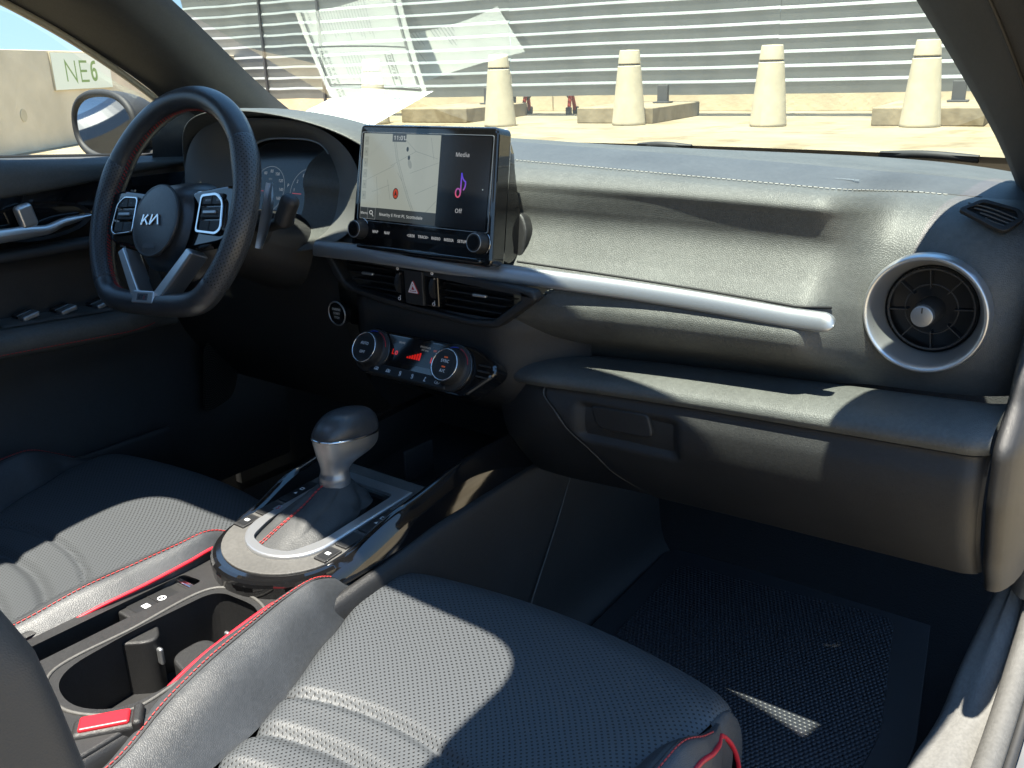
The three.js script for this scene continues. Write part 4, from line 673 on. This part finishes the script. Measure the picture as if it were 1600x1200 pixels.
// ---------------------------------------------------------------- gear lever
{
  const t = thing('gear_lever', 'leather topped silver gear lever with pleated leather boot and red stitching', 'gear lever', [CX - 0.006, 0.572, 0.012]);
  const nose = (z, y) => 0.1 * (z + 0.018) * sst(0.05, 0.085, y);
  const sec = (rows, n, m) => grid(n, m, (u, v) => { const a = u * 2 * Math.PI, r = crom(rows, v), c = Math.cos(a), s = Math.sin(a), e = r[4]; const z = r[3] + r[1] * Math.sign(s) * Math.pow(Math.abs(s), e); return [r[5] + r[0] * Math.sign(c) * Math.pow(Math.abs(c), e), r[2] + nose(z, r[2]), z]; });
  // rows: [rx, rz, y, cz, exponent, cx]
  const k = mesh('knob_cap', sec([[0.0245, 0.047, 0.0965, -0.026, 0.75, 0], [0.0275, 0.0505, 0.0995, -0.026, 0.75, 0], [0.0285, 0.0505, 0.107, -0.028, 0.8, 0], [0.027, 0.046, 0.118, -0.031, 0.9, 0], [0.021, 0.034, 0.128, -0.034, 0.95, 0], [0.009, 0.015, 0.1325, -0.036, 1, 0], [0.0003, 0.0003, 0.133, -0.037, 1, 0]], 48, 30), M.rimLeather, t);
  mesh('knob_body', sec([[0.0205, 0.0205, 0.036, 0.0, 1, 0], [0.0205, 0.021, 0.044, 0, 1, 0], [0.0185, 0.0195, 0.052, -0.001, 0.95, 0], [0.0195, 0.026, 0.061, -0.007, 0.88, 0], [0.0245, 0.042, 0.072, -0.021, 0.8, 0], [0.0272, 0.0495, 0.083, -0.026, 0.8, 0], [0.0278, 0.051, 0.097, -0.026, 0.75, 0]], 48, 30), M.satin, t);
  mesh('knob_trim', tubeOf(Array.from({ length: 40 }, (_, i) => { const a = i / 40 * 2 * Math.PI, c = Math.cos(a), s = Math.sin(a); const z = -0.026 + 0.0507 * Math.sign(s) * Math.pow(Math.abs(s), 0.75); return [0.0277 * Math.sign(c) * Math.pow(Math.abs(c), 0.75), 0.0978 + nose(z, 0.0978), z]; }), 0.0018, 100, 6, true), M.chrome, t);
  mesh('neck_ring', mv(cyl(0.0212, 0.0212, 0.006, 40), 0, 0.036, 0), M.satin, t);
  const bootPt = (a, v) => {
    const c = Math.cos(a), s = Math.sin(a), e = mix(0.95, 0.62, 1 - v), k = Math.pow(1 - v, 0.85);
    const hx = mix(0.018, 0.053, k), hz = mix(0.019, 0.092, k), cz = mix(-0.002, 0.038, k);
    const fold = (0.0085 * (Math.abs(Math.sin(a * 2.5 + 2.2 * v + 0.4)) - 0.55) + 0.003 * (Math.abs(Math.sin(a * 4 - 5 * v)) - 0.5)) * Math.sin(Math.PI * v);
    return [(hx + fold) * Math.sign(c) * Math.pow(Math.abs(c), e), mix(-0.012, 0.036, Math.pow(v, 1.25)), cz + (hz + fold) * Math.sign(s) * Math.pow(Math.abs(s), e)];
  };
  const b = mesh('boot', grid(90, 40, (u, v) => bootPt(u * 2 * Math.PI, v)), M.boot, t);
  for (const a of [1.73, 1.66]) mesh('stitching', stitchLine([0.02, 0.15, 0.3, 0.45, 0.6, 0.75, 0.9, 0.99].map((v) => { const p = bootPt(a, v); return [p[0] * 1.01, p[1] + 0.001, p[2] + 0.0008]; }), 0.004, 0.0015, 0.0007), M.thread, b);
  mesh('gate_letter', plane(0.012, 0.012).rotateX(-1.5).translate(-0.058, 0.0015, 0.055), canvasMat(64, 64, (x) => { x.fillStyle = '#9a9ea2'; x.fillRect(0, 0, 64, 64); x.fillStyle = '#c2202a'; x.font = 'bold 52px sans-serif'; x.fillText('S', 16, 50); }, { roughness: 0.4, metalness: 0.5 }), t);
}
// ---------------------------------------------------------------- seats
function seat(name, label, cx, yOff, back) {
  const t = thing(name, label, 'car seat', [cx, yOff, 0]);
  const hw = (z) => pl([[0.05, 0.232], [0.1, 0.226], [0.175, 0.2], [0.26, 0.172], [0.33, 0.158], [0.42, 0.15], [0.56, 0.148]], z);
  const up = (z) => pl([[0.05, 0.24], [0.08, 0.25], [0.12, 0.26], [0.2, 0.266], [0.28, 0.262], [0.37, 0.245], [0.455, 0.215], [0.56, 0.2]], z);
  const y0 = (z) => 0.492 + 0.024 * sst(0.5, 0.02, z);
  const zc = (u) => 0.235 + 1.55 * (u + 0.02) ** 2;
  const ins = (s, q, lift = 0) => {                          // s across -1..1, q: metres forward of the rear edge (z = 0.56)
    const bow = 0.075 * (s * s);
    let z = 0.56 - q, y, drop = 0; const zf = 0.018 + 0.04 * s * s, rr = 0.075;
    if (z < zf) { const over = zf - z, a = over / rr; if (a < Math.PI / 2) { z = zf - rr * Math.sin(a); drop = rr * (1 - Math.cos(a)); } else { z = zf - rr + 0.02 * (1 - Math.exp(-(over - rr * Math.PI / 2) * 6)); drop = rr + (over - rr * Math.PI / 2); } }
    const u = s * hw(Math.max(z, 0.05)); y = y0(z) - drop;
    y += 0.006 * s * s - 0.012 * Math.pow(Math.abs(s), 22) + lift;
    if (drop < 0.02) {
      const d = z - zc(u); y -= 0.007 * Math.exp(-((d / 0.005) ** 2)); if (d > 0) { y -= 0.004 * (1 - Math.exp(-d / 0.02)); const f = d / 0.056, w = f - Math.round(f); if (f > 0.5) y -= 0.009 * Math.exp(-((w / 0.15) ** 2)); } else y += 0.004 * (1 - Math.exp(d / 0.03));
    }
    return [u, y, z];
  };
  mesh('seat_insert', grid(100, 170, (a, b) => ins(mix(-1, 1, a), b * 0.76)), M.perf, t);
  mesh('cross_seam', tubeOf(Array.from({ length: 24 }, (_, i) => { const u = mix(-0.165, 0.165, i / 23); const z = zc(u); return [u, y0(z) + 0.006 * (u / hw(z)) ** 2 - 0.0095, z]; }), 0.0011, 60, 6), M.matte, t);
  for (const s of [-1, 1]) {
    const hgt = (z) => 0.055 * sst(0.045, 0.17, z) * (1 - 0.45 * sst(0.3, 0.5, z));
    const ridge = (z) => { const w = mix(hw(z), up(z), 0.66); return [s * w, y0(z) - 0.002 + hgt(z), z]; };
    const pipe = (z) => [s * up(z), y0(z) - 0.012 + hgt(z) * 0.86, z];
    mesh('bolster', grid(90, 18, (a, b) => { const z = mix(0.56, 0.055, a), e = [s * (hw(z) - 0.002), y0(z) - 0.008, z], r = ridge(z); return crom([e, [mix(e[0], r[0], 0.14), e[1] + 0.012 * sst(0.05, 0.15, z), z], [mix(e[0], r[0], 0.5), mix(e[1], r[1], 0.72), z], [mix(e[0], r[0], 0.82), mix(e[1], r[1], 0.96), z], r], b); }), M.leather, t);
    mesh('bolster_edge', grid(90, 8, (a, b) => { const z = mix(0.56, 0.055, a), r = ridge(z), p = pipe(z); return crom([r, [mix(r[0], p[0], 0.4), mix(r[1], p[1], 0.2) + 0.001, z], p], b); }), M.leather, t);
    const zs = [0.56, 0.5, 0.44, 0.38, 0.32, 0.26, 0.2, 0.15, 0.11, 0.08, 0.06];
    const tail = [[s * 0.244, 0.478, 0.035], [s * 0.246, 0.44, 0.018], [s * 0.246, 0.39, 0.015]];
    mesh('piping', tubeOf([...zs.map(pipe), ...tail], 0.0026, 140, 8), M.red, t);
    mesh('stitching', stitchLine(zs.slice(0, 10).map((z) => { const r = ridge(z), p = pipe(z); return [mix(r[0], p[0], 0.12), r[1] + 0.0009, z]; }), 0.0042, 0.0018, 0.0008), M.thread, t);
    mesh('bolster_seam', tubeOf(zs.slice(0, 10).map((z) => { const r = ridge(z); return [r[0] - s * 0.001, r[1] + 0.0002, z]; }), 0.0009, 100, 6), M.matte, t);
    mesh('side_skirt', grid(60, 12, (a, b) => { const z = mix(0.56, 0.03, a), p = z > 0.06 ? pipe(z) : [s * 0.242, mix(0.478, y0(0.06) - 0.012, sst(0.03, 0.06, z)), z]; return crom([p, [p[0] + s * 0.002, mix(p[1], 0.4, 0.3), p[2]], [p[0] - s * 0.004, mix(p[1], 0.33, 0.7), p[2]], [p[0] - s * 0.01, 0.33, p[2]]], b); }), M.leather, t);
    mesh('front_corner', grid(16, 12, (a, b) => { const q = ins(s * 0.995, mix(0.50, 0.74, a)); return [mix(q[0], s * 0.246, b * 0.9), q[1] - 0.01 * b * b, q[2] + 0.03 * b * b]; }), M.leather, t);
  }
  mesh('seat_base', rbox(0.42, 0.12, 0.46, 0.03, 0, 0.345, 0.3), M.matte, t);
  // backrest: closed loft leaning back
  mesh('backrest', grid(70, 30, (u, v) => {
    const a = u * 2 * Math.PI, c = Math.cos(a), s = Math.sin(a), y = mix(0.47, 1.1, v), w = pl([[0, 0.235], [0.2, 0.265], [0.6, 0.28], [0.82, 0.26], [0.92, 0.2], [1, 0.12]], v) * (v > 0.97 ? 0.8 : 1);
    const x = w * Math.sign(c) * Math.pow(Math.abs(c), 0.5); const zc0 = 0.75 + back + (y - 0.93) * 0.08; let d = 0.07 * Math.sign(s) * Math.pow(Math.abs(s), 0.55);
    if (s > 0) d = d * 1; else d = d - 0.055 * Math.pow(Math.abs(x) / w, 3) * sst(0.95, 0.75, v);
    return [x, y, zc0 + d];
  }), M.leatherFine, t);
  return t;
}
seat('bucket_seat', 'black leather driver seat behind the steering wheel with red piping', -0.365, 0, -0.155);
seat('bucket_seat', 'black perforated leather passenger seat in the foreground with red piping', 0.338, 0, 0);
{ // seat belt buckle
  const t = thing('seat_belt_buckle', 'black seat belt buckle with red release button beside the passenger seat', 'buckle', [0.096, 0.45, 0.428], [0.0, -0.64, 0]);
  mesh('housing', rbox(0.03, 0.22, 0.062, 0.006, 0, -0.022, 0), M.plastic, t);
  const b = mesh('release_button', rbox(0.022, 0.012, 0.048, 0.003, 0, 0.0855, 0.0), M.redPlastic, t);
  mesh('housing_lip', rbox(0.032, 0.02, 0.01, 0.004, 0, 0.082, -0.031), M.plastic, t);
}
// ---------------------------------------------------------------- floor mat, pedals
{
  const t = thing('floor_mat', 'black ribbed rubber floor mat in the passenger footwell', 'floor mat');
  const mat = (inset, y) => { const q = [[0.165 + inset, -0.62 + inset], [0.62 - inset, -0.66 + inset], [0.685 - inset, -0.33], [0.69 - inset, 0.1 - inset], [0.2 + inset, 0.1 - inset], [0.185 + inset, -0.3]]; const g = flat(ext(shapeOf(q.map(([x, z]) => [x, -z]), 0.03), 0.006, 0.0015)); return mv(g, 0, y, 0); };
  mesh('mat_border', mat(0, 0.268), M.matEdge, t);
  mesh('mat_field', mat(0.045, 0.2705), M.mat, t);
  const d = thing('driver_floor_mat', 'black rubber floor mat in the dark driver footwell', 'floor mat');
  mesh('mat_field', mv(flat(ext(shapeOf([[-0.63, 0.62], [-0.2, 0.62], [-0.18, -0.1], [-0.65, -0.1]], 0.04), 0.006)), 0, 0.269, 0), M.mat, d);
  const p = thing('brake_pedal', 'drilled metal brake pedal with rubber studs in the driver footwell', 'pedal', [-0.30, 0.44, -0.47], [-0.75, 0, 0]);
  mesh('pad', rbox(0.1, 0.065, 0.008, 0.004), M.silver, p);
  for (let i = 0; i < 8; i++) mesh('stud', rt(cyl(0.009, 0.009, 0.008, 20), Math.PI / 2).translate(-0.036 + (i % 4) * 0.024, i < 4 ? 0.016 : -0.016, 0.004), M.rubber, p);
  mesh('pedal_arm', tubeOf([[0, 0.0, -0.01], [0.01, 0.08, -0.06], [0.01, 0.2, -0.1]], 0.011, 20, 8), M.steelDark, p);
}
// ---------------------------------------------------------------- driver's door and mirror
{
  const t = thing('driver_door', 'black driver door panel with silver inner handle, armrest switches and window', 'car door');
  const X0 = -0.705, belt = (z) => 1.0 + 0.075 * (z + 0.2);
  mesh('upper_trim', grid(60, 14, (u, v) => { const z = mix(-0.36, 0.8, u), b = belt(z), low = 0.955 + 0.02 * sst(0.1, -0.3, z); return [...crom([[X0 - 0.03, b - 0.004], [X0 - 0.016, b], [X0 + 0.002, b - 0.008], [X0 + 0.012, mix(b, low, 0.4)], [X0 + 0.008, low + 0.006], [X0 - 0.006, low]], v), z]; }), M.dash, t);
  const band = mesh('gloss_band', grid(40, 8, (u, v) => { const z = mix(-0.33, 0.8, u); return [X0 - 0.004 + 0.004 * Math.sin(v * 3), mix(0.965, 0.872, v), z]; }), M.gloss, t);
  mesh('handle_cup', grid(24, 12, (u, v) => { const a = u * 2 * Math.PI; return [X0 + 0.003 - 0.03 * (1 - v), 0.912 + 0.032 * Math.sin(a) * v, 0.02 + 0.095 * Math.cos(a) * v]; }), M.matte, band);
  const hd = mesh('door_handle', grid(40, 16, (u, v) => { const z = mix(0.115, -0.062, u), a = v * 2 * Math.PI, w = pl([[0, 0.012], [0.3, 0.011], [0.55, 0.0085], [0.8, 0.007], [1, 0.003]], u), y = pl([[0, 0.9], [0.3, 0.9], [0.55, 0.899], [0.75, 0.908], [1, 0.913]], u); return [X0 + 0.02 + 0.007 * Math.cos(a), y + w * Math.sin(a), z]; }), M.silver, t);
  mesh('lock_tab', rt(rbox(0.016, 0.04, 0.03, 0.007), 0.2, 0, 0).translate(X0 + 0.018, 0.926, 0.046), M.silver, hd);
  mesh('mid_panel', grid(50, 10, (u, v) => { const z = mix(-0.36, 0.8, u); return [...crom([[X0 - 0.006, 0.875], [X0 + 0.008, 0.868], [X0 + 0.008, 0.852], [X0 - 0.01, 0.845], [X0 - 0.015, 0.75]], v), z]; }), M.plastic, t);
  const ar = (z) => 0.75 + 0.06 * (z);
  const arm = mesh('armrest', grid(60, 18, (u, v) => { const z = mix(-0.2, 0.8, u), y = ar(z), k = sst(-0.2, -0.06, z); return [...crom([[X0 - 0.02, y], [X0 + 0.03, y], [X0 + 0.02 + 0.042 * k, y - 0.004], [X0 + 0.02 + 0.056 * k, y - 0.018], [X0 + 0.02 + 0.052 * k, y - 0.04], [X0 + 0.018 + 0.03 * k, y - 0.052], [X0, y - 0.058]], v), z]; }), M.dash, t);
  mesh('stitching', stitchLine(Array.from({ length: 16 }, (_, i) => { const z = mix(-0.14, 0.4, i / 15), k = sst(-0.2, -0.06, z); return [X0 + 0.02 + 0.0545 * k, ar(z) - 0.037, z]; }), 0.0045, 0.002, 0.0008), M.thread, arm);
  const swp = mesh('switch_plate', grid(30, 6, (u, v) => { const z = mix(-0.17, 0.13, u); return [mix(X0 - 0.015, X0 + 0.046 * sst(-0.2, -0.06, z) + 0.004, v), ar(z) + 0.0035 - 0.003 * (v > 0.9 ? 1 : 0), z]; }), M.plasticGrey, arm);
  for (const [z, n] of [[0.075, 2], [0.01, 2], [-0.055, 2], [-0.11, 1]]) for (let k = 0; k < n; k++) mesh('window_switch', rt(rbox(0.02, 0.009, 0.03, 0.003), 0.2, 0, 0).translate(X0 + 0.0 + k * 0.024, ar(z) + 0.009, z), k ? M.satin : M.gloss, arm);
  mesh('lower_panel', grid(60, 24, (u, v) => { const z = mix(-0.42, 0.8, u); return [...crom([[X0 - 0.012, 0.76], [X0 - 0.006, 0.69], [X0 - 0.004, 0.62], [X0 + 0.03, 0.52], [X0 + 0.04, 0.44], [X0 + 0.03, 0.34]], v), z]; }), M.plastic, t);
  mesh('map_pocket', grid(30, 10, (u, v) => { const z = mix(-0.12, 0.7, u); return [...crom([[X0 + 0.04, 0.36], [X0 + 0.066, 0.42], [X0 + 0.072, 0.5], [X0 + 0.062, 0.508], [X0 + 0.05, 0.48]], v), z]; }), M.plastic, t);
  // speaker grille: a perforated plate
  const tg = tex(512, 512, (u, v) => { const x = (u - 0.45) * 2, y = (v - 0.55) * 2, r = Math.hypot(x, y) * 19, ring = Math.round(r), n = Math.max(1, Math.round(ring * 6.2)), a = Math.atan2(y, x) / (2 * Math.PI) * n, fa = a - Math.round(a); const d = Math.hypot(r - ring, fa * 2 * Math.PI * ring / n); const k = sst(0.27, 0.36, d); return [mix(0.9, 0.12, k), mix(0.9, 0.12, k), mix(0.85, 0.12, k)]; }, true);
  const tb = tex(512, 512, (u, v) => { const x = (u - 0.45) * 2, y = (v - 0.55) * 2, r = Math.hypot(x, y) * 19, ring = Math.round(r), n = Math.max(1, Math.round(ring * 6.2)), a = Math.atan2(y, x) / (2 * Math.PI) * n, fa = a - Math.round(a); const d = Math.hypot(r - ring, fa * 2 * Math.PI * ring / n); return 1 - sst(0.15, 0.4, d); });
  const sg = new THREE.ShapeGeometry(shapeOf([[-0.045, -0.055], [0.05, -0.06], [0.085, 0.0], [0.03, 0.075], [0.0, 0.08]], 0.03), 10); { const p = sg.attributes.position, uv = new Float32Array(p.count * 2); for (let i = 0; i < p.count; i++) { uv[2 * i] = (p.getX(i) + 0.08) / 0.17; uv[2 * i + 1] = (p.getY(i) + 0.08) / 0.17; } sg.setAttribute('uv', new THREE.BufferAttribute(uv, 2)); sg.userData.uv = true; }
  const sp = mesh('speaker_grille', sg, std(lin(0.1, 0.1, 0.095), 0.5, { map: tg, bumpMap: tb, bumpScale: 0.0012 }), t); sp.rotation.set(0, Math.PI / 2 + 0.25, 0.12); sp.position.set(-0.652, 0.565, -0.235);
  // window glass and frame
  mesh('window_glass', grid(20, 10, (u, v) => { const z = mix(-0.36, 0.8, u), top = pl([[-0.36, 1.02], [-0.235, 1.105], [0.016, 1.248], [0.2, 1.32], [0.8, 1.33]], z), y = mix(belt(z) - 0.01, top, v); return [-0.755 + 0.16 * (y - 1.0), y, z]; }), M.sideGlass, t);
  mesh('window_seal', tubeOf([-0.34, -0.2, 0, 0.2, 0.5, 0.8].map((z) => [X0 - 0.032, belt(z) - 0.001, z]), 0.005, 60, 8), M.rubber, t);
  mesh('outer_skin', grid(20, 8, (u, v) => { const z = mix(-0.5, 0.8, u); return [-0.775 - 0.06 * Math.sin(v * 2.2), mix(belt(z) - 0.012, 0.3, v), z]; }), M.paint, t);
  const sail = mesh('sail_panel', grid(16, 10, (u, v) => { const z = mix(-0.45, -0.215, u), top = pl([[-0.45, 1.06], [-0.34, 1.085], [-0.235, 1.1], [-0.215, 1.06]], z); return [X0 - 0.012 + 0.012 * Math.sin(v * 3), mix(0.985, Math.max(0.99, top), v), z]; }), M.plastic, t);
  for (let k = 0; k < 6; k++) mesh('tweeter_rib', mv(rt(new THREE.TorusGeometry(0.008 + k * 0.006, 0.0011, 6, 30), 0, Math.PI / 2, 0), X0 + 0.003, 1.018, -0.318), M.plasticGrey, sail);
  // outside mirror
  const mh = mesh('mirror_housing', grid(40, 24, (u, v) => { const a = u * 2 * Math.PI, k = Math.sin(v * Math.PI / 2), d = Math.cos(v * Math.PI / 2); const c = Math.cos(a), s = Math.sin(a); return [-0.945 + 0.118 * k * Math.sign(c) * Math.pow(Math.abs(c), 0.8), 1.042 + (s > 0 ? 0.072 : 0.066) * k * Math.sign(s) * Math.pow(Math.abs(s), 0.85) , -0.265 - 0.11 * d - 0.05 * (c + 1) * 0.5 * 0]; }), M.rubber, t);
  mesh('mirror_rim', tubeOf(Array.from({ length: 36 }, (_, i) => { const a = i / 36 * 2 * Math.PI, c = Math.cos(a), s = Math.sin(a); return [-0.945 + 0.112 * Math.sign(c) * Math.pow(Math.abs(c), 0.8), 1.042 + (s > 0 ? 0.067 : 0.061) * Math.sign(s) * Math.pow(Math.abs(s), 0.85), -0.264]; }), 0.0075, 90, 8, true), M.rubber, mh);
  const mg = new THREE.Shape(Array.from({ length: 40 }, (_, i) => { const a = i / 40 * 2 * Math.PI, c = Math.cos(a), s = Math.sin(a); return new THREE.Vector2(0.106 * Math.sign(c) * Math.pow(Math.abs(c), 0.8), (s > 0 ? 0.062 : 0.056) * Math.sign(s) * Math.pow(Math.abs(s), 0.85)); }));
  const gl = mesh('mirror_glass', new THREE.ShapeGeometry(mg), M.mirror, mh); gl.position.set(-0.945, 1.042, -0.2665); gl.rotation.set(0.0, 0.04, 0);
  mesh('mirror_arm', rbox(0.12, 0.03, 0.06, 0.012, -0.82, 0.985, -0.31), M.rubber, mh);
}
// ---------------------------------------------------------------- papers on the dash, mirrored in the windscreen
{
  const lines = (x, x0, x1, y0, y1, n, w) => { for (let i = 0; i < n; i++) { const y = mix(y0, y1, i / n); x.fillRect(x0, y, (x1 - x0) * (0.75 + 0.25 * hash(i, 3, n)), w); } };
  const guide = canvasMat(700, 900, (x, W, H) => {
    x.fillStyle = '#dcdfd4'; x.fillRect(0, 0, W, H); x.strokeStyle = '#22262a'; x.lineWidth = 14; x.strokeRect(70, 50, W - 150, H - 100); x.lineWidth = 7; x.strokeRect(84, 64, 306, H - 128); x.strokeRect(390, 64, 216, H - 128);
    x.fillStyle = '#8d9294'; lines(x, 110, 360, 170, 620, 18, 5); lines(x, 420, 590, 260, 480, 8, 5); x.fillStyle = '#3a3f44';
    x.font = 'bold 30px sans-serif'; x.fillText('IMPORTANT INFORMATION', 410, 110); x.fillText('SERVICE CONTRACT', 410, 150); x.font = '24px sans-serif'; x.fillText('VEHICLE', 90, 760); x.fillText('ASK THE DEALER', 90, 110); x.lineWidth = 8; x.strokeRect(420, 640, 190, 60); x.font = 'bold 38px sans-serif'; x.fillText('DEALER', 432, 685);
  }, { roughness: 0.8 });
  const letter = canvasMat(700, 900, (x, W, H) => { x.fillStyle = '#dcdfd4'; x.fillRect(0, 0, W, H); x.fillStyle = '#7d8386'; x.font = 'bold 30px sans-serif'; x.fillText('BUYERS GUIDE', 220, 90); lines(x, 80, 620, 140, 330, 8, 7); lines(x, 80, 620, 390, 560, 7, 7); lines(x, 80, 480, 620, 760, 6, 7); }, { roughness: 0.8 });
  const sheet = (name, label, m, FL, FR, deep, lift, wave) => {
    const dx = FR[0] - FL[0], dz = FR[1] - FL[1], L = Math.hypot(dx, dz), nx = -dz / L, nz = dx / L;
    const g = grid(28, 24, (u, v) => { const b = (1 - v) * deep, x = FL[0] + dx * u + nx * b, z = FL[1] + dz * u + nz * b; return [x, lift(z) + wave(u, v), z]; });
    const uv = g.attributes.uv; for (let j = 0; j <= 24; j++) for (let i = 0; i <= 28; i++) uv.setXY(j * 29 + i, j / 24, 1 - i / 28);
    const t = mesh(name, g, m, scene); return tag(t, label, 'paper');
  };
  sheet('printed_sheet', 'white printed form with boxed columns propped on the dash behind the gauges', guide, [-0.69, -0.648], [-0.435, -0.692], 0.27, (z) => 1.024 + 0.25 * (-0.42 - z), (u, v) => 0.006 * (u - 0.5) ** 2);
  sheet('letter_sheet', 'white printed letter lying flat on the dash behind the display', letter, [-0.52, -0.694], [-0.212, -0.647], 0.32, (z) => 1.011 + 0.05 * (-0.42 - z), (u, v) => 0.01 * (u - 0.4) ** 2);
}
{ // interior mirror, above the frame: its shade falls on the middle of the dash
  const p = mesh('interior_mirror', rbox(0.24, 0.07, 0.035, 0.016, -0.005, 1.3, -0.075), M.plastic, car);
  mesh('mirror_stem', tubeOf([[-0.005, 1.31, -0.09], [-0.005, 1.335, -0.12], [-0.005, 1.345, -0.13]], 0.012, 10, 8), M.plastic, p);
}
renderer.render(scene, camera);
